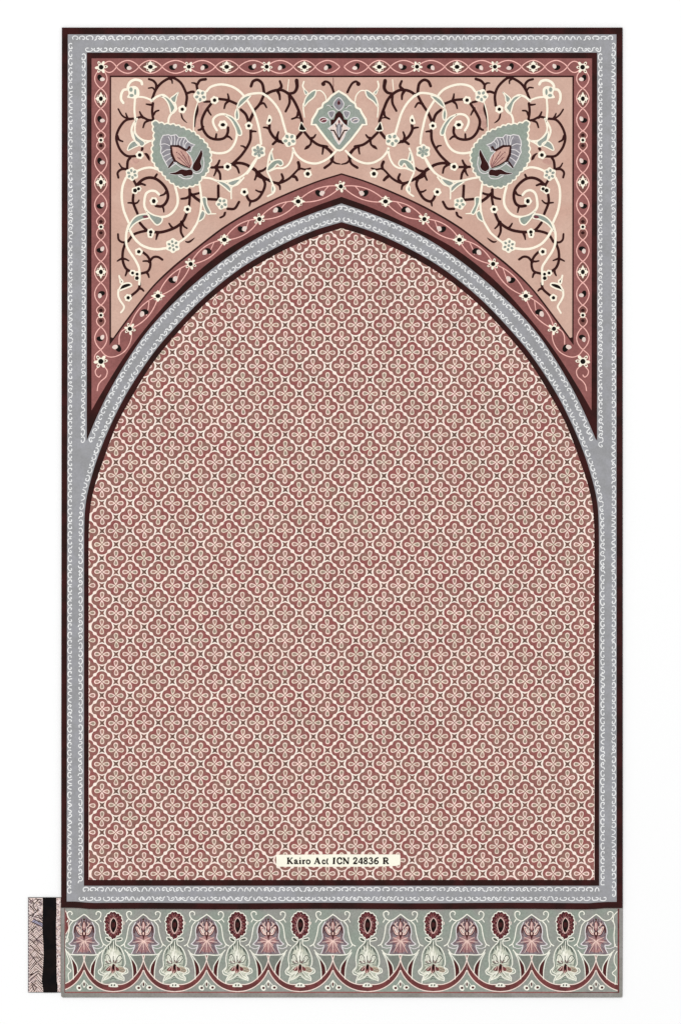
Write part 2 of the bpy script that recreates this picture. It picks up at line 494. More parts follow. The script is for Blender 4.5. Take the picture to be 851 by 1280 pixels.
for side in (0, 1):
    b.mirror = 427.2 if side else None
    for i in range(len(TOPN) - 1):
        x0, x1 = TOPN[i], TOPN[i + 1]
        it = [k for k, x in TOPI if x0 + 4 < x < x1 - 4]
        lens(b, (x0, 83.6), (x1, 83.6), 8.0 if x1 - x0 > 20 else 7, fill='brown_yarn' if 'd' in it else None)
    for k, x in TOPI:
        if k == 'd': flower(b, x, 83.6, 'diamond', 1.0, PI / 2)
        elif k == 'f': flower(b, x, 83.4, 'round')
        else: bud(b, x, 83.8, RNG.choice((-.5, .6, 2.6)))
    flower(b, 126.8, 84, 'round', 1.15)
    for i in range(len(SIDEN) - 1):
        y0, y1 = SIDEN[i], SIDEN[i + 1]
        it = [k for k, y in SIDEI if y0 + 3 < y < y1 - 3]
        lens(b, (126.5, y0), (126.5, y1), 7.7 if y1 - y0 > 17 else 5.4, fill='brown_yarn' if ('d' in it or 's' in it) else None)
    for k, y in SIDEI:
        if k == 'd': flower(b, 126.5, y, 'diamond', 0.95)
        elif k == 'k':
            b.disc(126.5, y, 3.3, 'cream_yarn', 5, lobes=6, amp=.12); b.disc(126.5, y, 1.9, 'black_yarn', 7)
        elif k == 's': b.disc(126.5, y, 2.3, 'scroll_yarn', 5, ry=2.0)
        else: bud(b, 126.5, y, RNG.choice((-.6, .5, 2.2)), 1.0)
    f94 = crop(100, 400, 9.456)
    b.stroke(f94([(247, 352), (185, 410), (175, 470), (205, 510)]), 1.15, 'rose_line_yarn', 4)
    b.stroke(f94([(247, 352), (300, 415), (360, 438), (440, 425), (530, 370), (590, 280), (612, 190), (605, 140)]), 1.15, 'rose_line_yarn', 4)
    b.stroke(f94([(215, 560), (185, 600), (195, 650), (230, 675), (250, 650)]), 1.25, 'rose_line_yarn', 4)
    b.stroke(f94([(290, 550), (325, 600), (310, 670), (250, 725), (220, 770), (207, 835)]), 1.25, 'rose_line_yarn', 4)
    b.stroke(f94([(560, 95), (500, 130), (470, 190), (465, 285)]), 1.25, 'rose_line_yarn', 4)
    bx, by = f94([(440, 328)])[0]; bud(b, bx, by, PI + .35, 1.15)
    flower(b, 126.4, 451.8, 'round', 1.25)
    for i in range(len(ARCN) - 1):
        lens(b, ARCN[i], ARCN[i + 1], 7.2)
    for i, (x, y) in enumerate(ARCN):
        if i == 0 and side: continue
        flower(b, x, y, 'diamond' if i in (1, 3, 5) else 'round', 1.0 if i in (1, 3, 5) else 1.05, PI / 2 if i in (1, 3, 5) else .3)
    for i, (x, y) in enumerate(ARCB):
        a, c = ARCN[i], ARCN[i + 1]
        t = math.atan2(c[1] - a[1], c[0] - a[0])
        bud(b, x, y, t + (.2 if i % 2 else PI + .3), 1.15)
        # the small tendril that runs from the flower to its bud
        u = [(a[0] * .75 + c[0] * .25 - 2, a[1] * .75 + c[1] * .25 - 5), (x + 5, y - 2), (x + 3.5, y + 3.2)]
        b.stroke(u, 1.05, 'rose_line_yarn', 4)
b.mirror = None
b.build('floral_border', rug)

# ------------------------------------------------------------------ pink spandrel with scrolls
s = Part()
s.poly([(137.4, 94.5), (137.3, 431.5)] + both(A_L1B)[::-1][1:-1] + [(716.3, 431.5), (716.9, 94.5)], 'dark_yarn', 4)
s.poly([(139.4, 96.6), (139.2, 421.5)] + both(A_L1)[::-1][2:-2] + [(714.6, 421.5), (714.8, 96.6)], 'pink_yarn', 5)
S1, S2, S3 = crop(140, 90, 8.51), crop(140, 190, 8.51), crop(140, 280, 8.51)
S4, S5, S6, S7 = crop(220, 90, 8.51), crop(220, 190, 8.51), crop(310, 90, 8.51), crop(310, 170, 8.51)
CB, CC, CN, MD = crop(240, 80, 4.255), crop(60, 210, 4.255), crop(380, 100, 8.51), crop(180, 140, 8.51)
def D(f, pts, wd=2.9, end=None): s.stroke(f(pts), wd * 1.14, 'scroll_yarn', 7, end=end and end * 1.14)
def TW(f, pts, wd=2.5, end=1.3): s.stroke(f(pts), wd * 1.22, 'scroll_yarn', 7.4, end=end * 1.3)
def C(f, pts, wd=2.8, end=None): s.stroke(f(pts), wd, 'cream_yarn', 8.4, end=end)
def dot(f, x, y, R=5.0, r=2.2, ry=None):
    (x, y), = f([(x, y)])
    s.disc(x, y, R, 'cream_yarn', 9.6, lobes=RNG.choice((5, 6)), amp=.08, ph=RNG.uniform(0, 6))
    s.disc(x, y, r, 'black_yarn', 11, ry=ry, lobes=5, amp=.05)
def leaf(f, pts, ow=2.2):
    q = f(pts); gx = sum(p[0] for p in q) / len(q); gy = sum(p[1] for p in q) / len(q)
    q = [(gx + (x - gx) * 1.12, gy + (y - gy) * 1.12) for x, y in q]
    s.poly(q, 'sage_yarn', 10.2, smooth=True); s.stroke(q, ow * .8, 'cream_yarn', 10.8, closed=True)
def blade(f, pts, m='scroll_yarn', layer=7.2): s.poly(f(pts), m, layer, smooth=True)
def posy(f, x, y, R, n=6, pr=.55, ps=.22, centre=False):
    (x, y), = f([(x, y)]); ps *= 1.22
    s.disc(x, y, R, 'cream_yarn', 9.4, lobes=n, amp=.09, ph=PI)
    for k in range(n):
        a = 2 * PI * k / n + .35
        s.disc(x + R * pr * math.cos(a), y + R * pr * math.sin(a), R * ps, 'sage_yarn', 11, ry=R * ps * .78, rot=a)
        if ps < .24: s.disc(x + R * pr * .9 * math.cos(a), y + R * pr * .9 * math.sin(a), R * ps * .4, 'hem_shade_yarn', 12)
    if centre: s.disc(x, y, R * ps * .9, 'sage_yarn', 11)
def scrolls():
    # upper outer corner
    C(S1, [(325, 130), (312, 100), (250, 86), (195, 112), (175, 150), (172, 190)], 3.3)
    C(S1, [(122, 335), (102, 290), (102, 230), (128, 190), (172, 182)], 3.2)
    s.poly(S1([(170, 165), (205, 158), (245, 150), (285, 175), (290, 245), (270, 282), (215, 282), (160, 272), (178, 235)]), 'cream_yarn', 9.4, smooth=True)
    for x, y, a, bb in ((205, 188, 2.2, 2.9), (250, 213, 1.5, 3.9), (211, 250, 2.8, 2.0)):
        (u, v), = S1([(x, y)]); s.disc(u, v, a, 'sage_yarn', 11, ry=bb)
    C(S1, [(280, 262), (350, 272), (428, 302)], 2.4)
    C(S1, [(420, 310), (480, 264), (545, 246), (590, 275)], 2.8)
    leaf(S1, [(532, 262), (590, 275), (640, 330), (668, 378), (655, 405), (630, 432), (618, 380), (595, 330), (562, 290)])
    C(S1, [(690, 388), (660, 425), (625, 455), (606, 500), (602, 550)], 2.6)
    leaf(S1, [(636, 282), (668, 250), (706, 222), (690, 262), (676, 315), (655, 318)], 1.8)
    C(S1, [(655, 300), (680, 345), (690, 388)], 2.2)
    C(S1, [(245, 275), (241, 400), (250, 500)], 2.6)
    C(S1, [(268, 500), (228, 555), (208, 620), (225, 690), (270, 760)], 2.6)
    C(S1, [(262, 500), (243, 600), (258, 660), (330, 725), (430, 730), (448, 700)], 2.2)
    leaf(S1, [(236, 640), (280, 695), (345, 748), (322, 782), (270, 758), (242, 705)], 2.0)
    leaf(S1, [(178, 828), (192, 772), (238, 742), (290, 775), (240, 800)], 1.8)
    C(S1, [(322, 785), (380, 750), (440, 720)], 2.2)
    D(S1, [(430, 282), (470, 190), (520, 122), (600, 72), (650, 62), (720, 108), (772, 180), (796, 260), (786, 360)])
    TW(S1, [(475, 175), (472, 130), (440, 92), (395, 75)], 2.8, 2.2); TW(S1, [(465, 205), (432, 168), (390, 170)], 2.2, 1.4)
    TW(S1, [(615, 70), (640, 90), (642, 122)]); TW(S1, [(795, 225), (850, 208), (872, 212)], 2.6, 2.6)
    blade(S1, [(732, 438), (748, 450), (762, 495), (806, 545), (770, 530), (738, 490)])
    dot(S1, 750, 397, 5.0, 2.2)
    TW(S1, [(432, 350), (400, 348), (368, 342)], 2.8, 1.4); D(S1, [(436, 332), (430, 420), (444, 518)], 2.8)
    TW(S1, [(440, 458), (465, 420), (500, 411)], 2.4, 1.6)
    D(S1, [(445, 516), (390, 508), (320, 478), (245, 496)], 2.6); TW(S1, [(330, 485), (312, 455), (298, 425)], 2.8, 1.6)
    TW(S1, [(400, 515), (355, 540), (334, 592)], 2.6, 1.6)
    D(S1, [(245, 496), (160, 492), (110, 460), (70, 395)], 2.4, 1.8); TW(S1, [(172, 492), (158, 470), (150, 438)])
    D(S1, [(225, 496), (150, 512), (85, 580), (52, 690), (70, 790), (105, 850), (165, 892), (265, 896)], 2.8)
    TW(S1, [(60, 680), (80, 720), (116, 741)], 2.8, 1.6)
    blade(S1, [(305, 825), (318, 800), (338, 805), (335, 832), (318, 842)])
    # left side
    dot(S2, 298, 33, 4.9, 2.4)
    blade(S2, [(342, 12), (372, 15), (402, 45), (408, 92), (385, 78), (365, 45)])
    blade(S2, [(200, 90), (250, 72), (292, 92), (245, 130), (200, 130)], 'bud_yarn', 6)
    D(S2, [(195, 60), (172, 95), (160, 182)]); TW(S2, [(150, 185), (105, 165), (80, 120)], 2.6, 1.3)
    D(S2, [(162, 182), (95, 185), (62, 220), (72, 272)], 2.8, 2.4)
    posy(S2, 215, 235, 7.9, 6)
    C(S2, [(270, 208), (340, 172), (420, 164), (495, 188)]); C(S2, [(150, 275), (115, 365), (106, 480), (126, 620), (180, 752)], 3.0)
    D(S2, [(232, 300), (265, 362)], 2.8)
    D(S2, [(262, 352), (330, 295), (400, 272), (470, 287), (540, 340), (584, 400), (596, 480), (572, 550), (530, 576), (470, 572)], 3.2)
    TW(S2, [(455, 280), (478, 240)], 2.6, 2.0); TW(S2, [(582, 420), (560, 452), (515, 466)], 2.8, 1.4)
    TW(S2, [(262, 352), (310, 340), (352, 356)], 3.0, 2.0); TW(S2, [(535, 570), (548, 600), (556, 642)], 2.6, 1.4)
    dot(S2, 285, 392, 3.6, 2.0); dot(S2, 248, 410, 4.4, 2.5)
    D(S2, [(228, 455), (224, 530), (272, 658)]); TW(S2, [(235, 545), (200, 542), (175, 537)], 2.4, 1.5); TW(S2, [(235, 548), (270, 540), (297, 514)], 2.4, 1.4)
    dot(S2, 447, 523, 5.0, 2.4, 2.8)
    C(S2, [(505, 455), (470, 420), (420, 408), (370, 440), (345, 520), (352, 590), (392, 642), (480, 688), (580, 684), (650, 640), (695, 560), (700, 480), (672, 360)], 3.0)
    leaf(S2, [(378, 640), (440, 672), (528, 705), (517, 748), (482, 768), (432, 732)])
    leaf(S2, [(184, 828), (208, 752), (258, 694), (330, 668), (380, 672), (385, 702), (320, 718), (240, 765)])
    blade(S2, [(325, 692), (350, 675), (382, 678), (384, 700), (345, 705)], 'plum_yarn', 11)
    D(S2, [(300, 750), (350, 812), (395, 850)], 3.0)
    dot(S2, 805, 610, 4.8, 2.2)
    D(S2, [(825, 400), (828, 480), (818, 575)], 2.8); TW(S2, [(830, 465), (795, 490), (738, 502)], 3.0, 2.0)
    D(S2, [(795, 655), (762, 730), (700, 788), (620, 828), (520, 850), (465, 852)], 3.2)
    TW(S2, [(652, 812), (630, 788), (612, 758)], 2.6, 1.6); TW(S2, [(742, 742), (735, 850), (765, 912)], 2.9, 2.0); TW(S2, [(748, 740), (770, 785), (798, 812)], 2.6, 1.6)
    # lower left
    C(S3, [(178, 10), (155, 100), (160, 220), (188, 292), (250, 380), (288, 460), (296, 550), (292, 640)], 2.9)
    C(S3, [(190, 55), (240, 150), (310, 218), (400, 258), (480, 268), (575, 258)], 3.1)
    posy(S3, 650, 230, 8.7, 6, .58, .19, True)
    C(S3, [(705, 200), (780, 150), (850, 80), (878, 30)], 2.6)
    D(S3, [(388, 70), (300, 85), (230, 112), (172, 188)], 2.9)
    dot(S3, 412, 118, 3.9, 1.4); dot(S3, 415, 86, 4.6, 2.3)
    TW(S3, [(490, 95), (480, 125), (474, 166)], 3.2, 1.4)
    blade(S3, [(780, 180), (810, 180), (848, 162), (882, 140), (862, 175), (818, 202), (788, 196)])
    D(S3, [(152, 195), (110, 195), (75, 165), (65, 108)], 2.6, 2.2)
    D(S3, [(150, 195), (122, 290), (118, 400), (150, 470), (192, 502)], 2.9)
    TW(S3, [(112, 365), (85, 380), (58, 396)], 2.6, 1.4); TW(S3, [(115, 368), (150, 375), (180, 392)], 2.6, 1.4); TW(S3, [(165, 490), (160, 515), (146, 548)], 2.8, 1.6)
    dot(S3, 288, 295, 4.8, 2.3)
    D(S3, [(335, 300), (385, 350), (408, 420), (385, 500), (308, 526)], 2.8); TW(S3, [(400, 396), (370, 396), (332, 393)], 2.4, 1.6)
    D(S3, [(398, 405), (440, 357), (490, 350), (540, 378)], 2.8, 2.6); TW(S3, [(370, 515), (385, 530), (396, 568)], 2.8, 1.6)
    dot(S3, 222, 521, 4.0, 1.9); dot(S3, 270, 534, 3.9, 1.9); dot(S3, 268, 576, 3.4, 2.4)
    D(S3, [(300, 632), (288, 690), (205, 766)], 2.8); TW(S3, [(292, 685), (315, 690), (340, 712)], 2.8, 1.8)
    dot(S3, 175, 785, 4.6, 2.2)
    q = S3([(80, 712), (105, 655), (150, 630), (196, 632), (212, 652), (160, 680), (112, 700)])
    s.poly(q, 'black_yarn', 10, smooth=True); s.stroke(q, 2.0, 'cream_yarn', 10.8, closed=True)
    q = S3([(90, 585), (115, 600), (122, 620), (98, 632)])
    s.poly(q, 'black_yarn', 10, smooth=True); s.stroke(q, 2.0, 'cream_yarn', 10.8, closed=True); C(S3, [(80, 552), (92, 590)], 2.4)
    C(S3, [(72, 700), (72, 760), (90, 810), (128, 880), (118, 915), (100, 942)], 2.6, 2.2)
    # upper spiral
    posy(S4, 260, 255, 8.1, 5, .56, .24)
    D(S4, [(230, 205), (224, 135)], 2.8); TW(S4, [(224, 135), (200, 118), (168, 114)], 2.6, 1.2); D(S4, [(224, 138), (262, 92), (318, 75)], 2.8, 3.2)
    D(S4, [(305, 312), (355, 318)], 2.6); dot(S4, 412, 300, 5.0, 2.3)
    C(S4, [(325, 208), (370, 158), (470, 132), (580, 150), (670, 200), (732, 268), (790, 350), (842, 450), (880, 580), (902, 700), (906, 765)], 2.9)
    D(S4, [(458, 290), (550, 300), (650, 340)], 2.9); TW(S4, [(562, 302), (560, 270), (550, 238)], 2.8, 1.5); TW(S4, [(562, 310), (530, 340), (515, 388)], 2.8, 1.6)
    D(S4, [(690, 400), (742, 452), (772, 535)], 3.1); D(S4, [(832, 418), (785, 520)], 3.2)
    D(S4, [(378, 335), (312, 430), (277, 530), (302, 632), (362, 700), (440, 720), (520, 700), (555, 645), (552, 590)], 3.0)
    TW(S4, [(335, 385), (350, 420), (372, 456)], 2.6, 1.4); TW(S4, [(285, 585), (265, 610), (242, 620)], 2.8, 2.0); TW(S4, [(425, 712), (430, 660)], 2.4, 1.8); TW(S4, [(530, 685), (565, 690), (594, 714)], 2.8, 1.6)
    s.stroke(S4([(232, 325), (195, 450), (186, 630)]), 1.3, 'cream_yarn', 8.4)
    blade(S4, [(240, 330), (345, 345), (300, 430), (262, 520), (240, 600), (205, 590)], 'bud_yarn', 6)
    blade(S4, [(232, 345), (208, 430), (190, 560), (202, 590), (215, 500), (240, 400)], 'dark_yarn', 7)
    C(S4, [(437, 622), (402, 560), (396, 510), (430, 465), (500, 450), (575, 480), (622, 552), (648, 640), (640, 720), (600, 800), (540, 850), (450, 866), (360, 850)], 2.9)
    dot(S4, 500, 562, 5.6, 2.9, 2.2)
    leaf(S4, [(535, 468), (600, 490), (660, 560), (692, 640), (682, 662), (655, 658), (630, 590), (590, 520)])
    leaf(S4, [(660, 372), (680, 312), (742, 262), (785, 258), (722, 330)]); leaf(S4, [(634, 445), (650, 398), (668, 440), (662, 500), (645, 505)])
    C(S4, [(660, 360), (700, 285), (760, 245), (850, 226), (920, 230), (966, 256)], 2.9)
    C(S6, [(200, 252), (280, 330), (340, 430), (380, 560), (408, 650)], 2.9)
    dot(S4, 775, 573, 4.8, 2.1)
    D(CB, [(312, 352), (306, 410), (266, 480), (213, 534)], 3.0); TW(CB, [(285, 448), (275, 438), (259, 434)], 2.6, 1.3); TW(CB, [(312, 360), (324, 358), (340, 360)], 2.6, 1.6)
    # middle, beside the large medallion
    D(S5, [(378, 160), (512, 160)], 2.8); TW(S5, [(415, 162), (445, 130), (462, 92)], 3.0, 2.0); TW(S5, [(425, 165), (465, 230), (475, 292)], 3.0, 2.2); TW(S5, [(432, 190), (420, 220), (404, 252)], 2.6, 1.4)
    dot(S5, 550, 157, 5.0, 2.5)
    D(S5, [(583, 132), (660, 120), (740, 132), (805, 165), (850, 196), (870, 250), (955, 290)], 3.2)
    TW(S5, [(600, 130), (655, 165), (670, 222)], 2.8, 1.8)
    TW(S7, [(112, 378), (160, 365), (192, 338)], 3.0, 2.0); TW(S7, [(105, 385), (90, 430), (72, 468)], 3.0, 1.8)
    D(S7, [(0, 310), (100, 380), (160, 432), (232, 475)], 3.2)
    D(S7, [(155, 440), (182, 510), (152, 600), (100, 672), (30, 692), (-5, 652), (-15, 628)], 3.0); TW(S7, [(150, 595), (115, 590), (82, 574)], 2.6, 1.5); TW(S7, [(28, 692), (18, 745)], 2.8, 1.4)
    dot(S5, 728, 425, 4.9, 2.2)
    C(S5, [(285, 270), (370, 285), (450, 305), (560, 310), (680, 272), (760, 212), (820, 120), (852, 70)], 2.6)
    leaf(S5, [(450, 315), (520, 328), (578, 378), (574, 418), (520, 372)], 2.0); leaf(S5, [(560, 328), (680, 290), (642, 340), (600, 362)], 2.0)
    C(S5, [(720, 270), (660, 345), (598, 372), (588, 440), (588, 500)], 2.0, 1.6)
    D(S5, [(450, 358), (455, 492)], 3.0); D(S5, [(338, 500), (442, 506)], 3.0)
    posy(S5, 490, 548, 7.4, 5, .56, .25)
    D(S5, [(550, 606), (622, 600), (672, 532)], 3.0, 2.8)
    blade(S5, [(515, 635), (535, 635), (525, 680), (465, 708), (462, 692), (500, 672)])
    D(S5, [(145, 400), (146, 470)], 3.2); TW(S5, [(145, 462), (205, 450), (245, 436)], 3.0, 2.2); TW(S5, [(155, 440), (210, 490), (268, 532)], 3.0, 3.0)
    C(S5, [(250, 340), (266, 430), (270, 520), (262, 640), (235, 735), (165, 860)], 2.7)
    leaf(S5, [(288, 495), (320, 495), (330, 560), (366, 645), (340, 652), (302, 585)], 1.9); leaf(S5, [(282, 632), (308, 650), (292, 702), (245, 732)], 1.9)
    C(S5, [(350, 655), (425, 658)], 2.2, 1.2)
    # beside the central medallion
    D(S6, [(32, 152), (58, 100), (100, 85), (152, 120), (172, 222)], 3.2); D(S6, [(165, 260), (122, 340), (80, 402)], 3.0); D(S6, [(62, 430), (15, 530)], 3.4)
    TW(S6, [(120, 340), (165, 335), (198, 378)], 2.8, 1.6)
    D(S6, [(192, 242), (260, 205), (350, 190), (425, 226), (482, 292), (532, 400), (575, 532)], 3.2)
    TW(S6, [(320, 192), (356, 155), (342, 98)], 3.4, 2.2); TW(S6, [(312, 205), (334, 245), (336, 292)], 3.4, 1.8)
    TW(S6, [(432, 232), (490, 218), (524, 170), (516, 92)], 2.6, 3.8); TW(S6, [(440, 240), (442, 330), (398, 416)], 2.8, 2.2)
    TW(S6, [(532, 420), (515, 475), (468, 500)], 2.8, 1.6); TW(S6, [(470, 500), (520, 488), (560, 492)], 1.8, 1.2)
    s.stroke(S6([(436, 85), (424, 200)]), 1.1, 'cream_yarn', 6.6)
    (u, v), = S6([(230, 515)])
    s.poly([(u - .6, v - 7), (u + 2.6, v - 3.5), (u + 2.4, v + 3.2), (u - .8, v + 5), (u - 3.8, v + 3.8), (u - 2.6, v - 2)], 'cream_yarn', 9.6, smooth=True); s.disc(u - .2, v, 1.5, 'black_yarn', 11, ry=2.3, rot=.3)
    D(S6, [(230, 565), (228, 610), (262, 682), (330, 742)], 3.2); TW(S6, [(222, 602), (195, 592), (162, 590)], 2.8, 1.6); TW(S6, [(318, 730), (312, 690), (326, 638)], 3.4, 1.8); TW(S6, [(375, 748), (310, 738), (265, 768)], 3.4, 2.4)
    posy(S6, 440, 722, 8.6, 5, .58, .25)
    q = S6([(568, 535), (590, 580), (615, 612), (590, 622), (545, 612), (552, 580)])
    s.poly(q, 'black_yarn', 10.4); s.stroke(q, 1.8, 'cream_yarn', 10, closed=True)
    D(S6, [(567, 643), (515, 702)], 3.4)
    D(S6, [(598, 640), (672, 720), (750, 775), (840, 792)], 3.0); TW(S6, [(668, 705), (695, 698), (720, 668)], 2.8, 1.6)
    D(S6, [(668, 720), (665, 765), (642, 795)], 2.4); blade(S6, [(662, 775), (650, 805), (598, 826), (620, 785)])
    TW(S6, [(800, 790), (850, 826), (895, 868)], 2.6, 3.2); TW(S6, [(798, 790), (794, 840), (790, 872)], 2.6, 1.6)
    leaf(S6, [(598, 358), (618, 275), (680, 215), (716, 202), (702, 260), (642, 310)], 2.0)
    C(S6, [(590, 340), (590, 400), (602, 480)], 2.0, 1.3); C(S6, [(596, 102), (585, 150), (600, 190), (640, 225)], 2.0)
    leaf(S6, [(594, 188), (630, 222), (615, 240)], 1.4)
    s.stroke(S6([(712, 200), (772, 198), (820, 250), (835, 315)]), 1.5, 'cream_yarn', 8.4)
    posy(S7, 112, 165, 8.8, 6, .52, .24, True)
    C(S7, [(95, 240), (50, 320), (-10, 400)], 2.5)
    leaf(S7, [(212, 365), (226, 312), (288, 262), (348, 262), (365, 300), (335, 322), (310, 298), (275, 338)], 2.0)
    leaf(S7, [(250, 175), (262, 220), (272, 255), (240, 265), (236, 220)], 1.7)
    C(S7, [(262, 135), (232, 200), (212, 300), (208, 380), (230, 440), (262, 505), (288, 560), (270, 605), (212, 640)], 2.2)
    leaf(S7, [(258, 530), (276, 565), (252, 602)], 1.4)
    C(S7, [(482, 130), (465, 230), (422, 310), (370, 343), (300, 345), (225, 372)], 2.4)
    C(S7, [(478, 130), (500, 180), (560, 242), (650, 286), (740, 288), (850, 240), (935, 160)], 2.8)
    D(S7, [(260, 488), (330, 502), (430, 455), (520, 370), (545, 345), (610, 355), (662, 345)], 3.1, 2.0)
    TW(S7, [(540, 350), (545, 315), (534, 278)], 3.0, 3.0); TW(S7, [(348, 492), (372, 455), (360, 408)], 3.0, 2.2); TW(S7, [(310, 505), (332, 530), (340, 568)], 3.0, 1.6); TW(S7, [(482, 428), (505, 440), (528, 472)], 3.4, 2.6)
    dot(S7, 635, 403, 5.0, 2.6)
    D(CN, [(195, 45), (225, 18), (262, 30), (298, 75), (318, 132)], 2.6); (u, v), = CN([(205, 42)]); s.disc(u, v, 2.8, 'scroll_yarn', 7.6)
    D(CB, [(704, 552), (735, 530), (746, 508), (748, 488)], 3.0, 2.6); TW(CB, [(742, 512), (760, 528), (786, 532)], 2.8, 1.2)
    TW(CB, [(735, 500), (742, 480), (740, 470)], 2.4, 2.0)
for side in (0, 1):
    s.mirror = 425.9 if side else None
    s.jit = 0.22
    scrolls()
s.mirror = None; s.jit = 0
s.stroke([(416.4, 97.5), (416.6, 104), (416.4, 112)], .9, 'brown_yarn', 6.5)
span = s.build('spandrel_panel', rug)

# the large leaf-shaped medallions, left and right
def big_medallion(mirror):
    k = Part(); k.mirror = mirror
    base = MD([(102, 98), (160, 112), (230, 128), (300, 132), (380, 152), (450, 182), (530, 215), (570, 252), (628, 300), (678, 362), (706, 430), (712, 510), (692, 580), (675, 640), (618, 700), (580, 762), (510, 788), (440, 802), (372, 798), (310, 762), (250, 716), (205, 660), (152, 606), (112, 550), (88, 490), (92, 430), (90, 380), (102, 320), (110, 280), (106, 220), (98, 150)])
    ol = catmull(base, True, 1.2); n = len(ol)
    def ring(off, amp, per):
        out = []
        for i in range(n):
            a, c = ol[i - 3], ol[(i + 3) % n]; dx, dy = c[0] - a[0], c[1] - a[1]; d = math.hypot(dx, dy) or 1
            h = off + amp * abs(math.sin(PI * i / per))
            out.append((ol[i][0] - dy / d * h, ol[i][1] + dx / d * h))
        return out
    per = n / round(n / 5.6)
    k.poly(ring(-.5, -1.6, per), 'cream_yarn', 12); k.poly(ring(1.8, -2.1, per), 'sage_yarn', 13)
    fan = MD([(268, 600), (235, 545), (205, 490), (200, 470), (178, 430), (186, 380), (176, 350), (182, 300), (205, 250), (262, 242), (290, 252), (345, 242), (372, 272), (440, 272), (468, 312), (500, 335), (545, 350), (515, 372), (500, 420), (440, 410), (380, 368), (295, 362), (288, 430), (320, 500), (350, 540)])
    k.poly(fan, 'mauve_yarn', 14); k.stroke(fan, 1.3, 'lilac_white_yarn', 15, closed=True, smooth=False)
    for a in ([(290, 255), (300, 300), (292, 355)], [(370, 275), (355, 320), (350, 360)], [(405, 285), (385, 320), (385, 362)], [(440, 280), (420, 330), (425, 385)], [(470, 312), (440, 345), (440, 395)], [(180, 345), (230, 340), (288, 365)], [(190, 440), (240, 405), (288, 400)], [(205, 480), (250, 455), (295, 440)], [(232, 535), (270, 500), (305, 480)], [(262, 265), (282, 300), (290, 350)], [(325, 250), (330, 300), (325, 355)]):
        k.stroke(MD(a), 0.95, 'lilac_white_yarn', 15.5)
    pet = MD([(292, 362), (370, 366), (448, 405), (490, 470), (520, 545), (498, 598), (400, 562), (340, 520), (300, 450)])
    k.poly(pet, 'bud_yarn', 16, smooth=True)
    k.stroke(MD([(268, 590), (300, 545), (330, 512)]), 2.0, 'scroll_yarn', 17.2, end=2.4)
    k.stroke(MD([(330, 520), (298, 450), (290, 362), (370, 364), (455, 412), (485, 375)]), 3.1, 'scroll_yarn', 17, smooth=False)
    k.stroke(MD([(330, 515), (400, 560), (498, 598)]), 1.9, 'scroll_yarn', 17, end=1.0)
    k.stroke(MD([(455, 420), (500, 480), (518, 545), (500, 598)]), 1.0, 'lilac_white_yarn', 17.5)
    k.stroke(MD([(320, 535), (400, 590), (490, 615)]), 1.0, 'lilac_white_yarn', 17.5)
    for a in ([(370, 440), (430, 510), (490, 585)], [(420, 455), (460, 520), (495, 580)], [(470, 445), (485, 510), (500, 570)], [(395, 420), (440, 490)], [(360, 480), (420, 535), (480, 590)]):
        k.stroke(MD(a), 0.8, 'plum_yarn', 17.6)
    for x, y in ((378, 495), (420, 462), (445, 500), (352, 430)):
        (u, v), = MD([(x, y)]); k.disc(u, v, 0.8, 'plum_yarn', 17.7)
    for q in ([(612, 402), (625, 450), (612, 500), (602, 540), (615, 580), (590, 620), (555, 632), (518, 602), (525, 560), (560, 500), (592, 440)],
              [(272, 655), (340, 640), (400, 610), (450, 618), (500, 612), (522, 640), (515, 672), (470, 678), (430, 685), (400, 665), (340, 668)]):
        qq = MD(q); k.poly(qq, 'scroll_yarn', 17.8, smooth=True); k.stroke(qq, 1.1, 'lilac_white_yarn', 17.4, closed=True)
    k.stroke(MD([(632, 480), (640, 560), (610, 640), (560, 655), (520, 640)]), 1.2, 'lilac_white_yarn', 17.3)
    k.stroke(MD([(370, 680), (430, 710), (500, 705), (522, 680)]), 1.2, 'lilac_white_yarn', 17.3)
    return k.build('medallion', span)
big_medallion(None); big_medallion(425.9)

# the central medallion under the top border
k = Part()
half = CN([(368, 118), (292, 168), (246, 222), (202, 250), (190, 292), (148, 312), (130, 352), (88, 420), (80, 476), (124, 476), (166, 536), (240, 632), (340, 742), (378, 752)])
mx = 380 + 372 / 8.51
full = half + [(2 * mx - x, y) for x, y in half[-2:0:-1]]
k.poly(full, 'sage_yarn', 13); k.stroke(full, 2.7, 'cream_yarn', 13.6, closed=True, smooth=False)
def KS(pts, wd, m, l, closed=False, sym=True, smooth=True):
    k.stroke(CN(pts), wd, m, l, closed=closed, smooth=smooth)
    if sym: k.stroke([(2 * mx - x, y) for x, y in CN(pts)], wd, m, l, closed=closed, smooth=smooth)
def KP(pts, m, l, sym=True, smooth=False):
    k.poly(CN(pts), m, l, smooth=smooth)
    if sym: k.poly([(2 * mx - x, y) for x, y in CN(pts)], m, l, smooth=smooth)
KP([(368, 188), (424, 258), (372, 325), (312, 260)], 'mauve_yarn', 14, False, True); KS([(368, 188), (424, 258), (372, 325), (312, 260)], 1.1, 'lilac_white_yarn', 15, True, False)
KP([(370, 215), (386, 250), (370, 268), (352, 250)], 'plum_yarn', 15, False, True); (u, v), = CN([(370, 245)]); k.disc(u, v, 1.1, 'scroll_yarn', 16, ry=1.6)
KP([(430, 290), (470, 272), (450, 295)], 'scroll_yarn', 15); KS([(300, 300), (262, 270), (245, 272)], .9, 'lilac_white_yarn', 15)
KP([(258, 345), (290, 330), (325, 335), (318, 375), (290, 410), (270, 385)], 'mauve_yarn', 14, True, True); KS([(258, 345), (290, 330), (325, 335), (318, 375), (290, 410), (270, 385)], 1.0, 'lilac_white_yarn', 15, True)
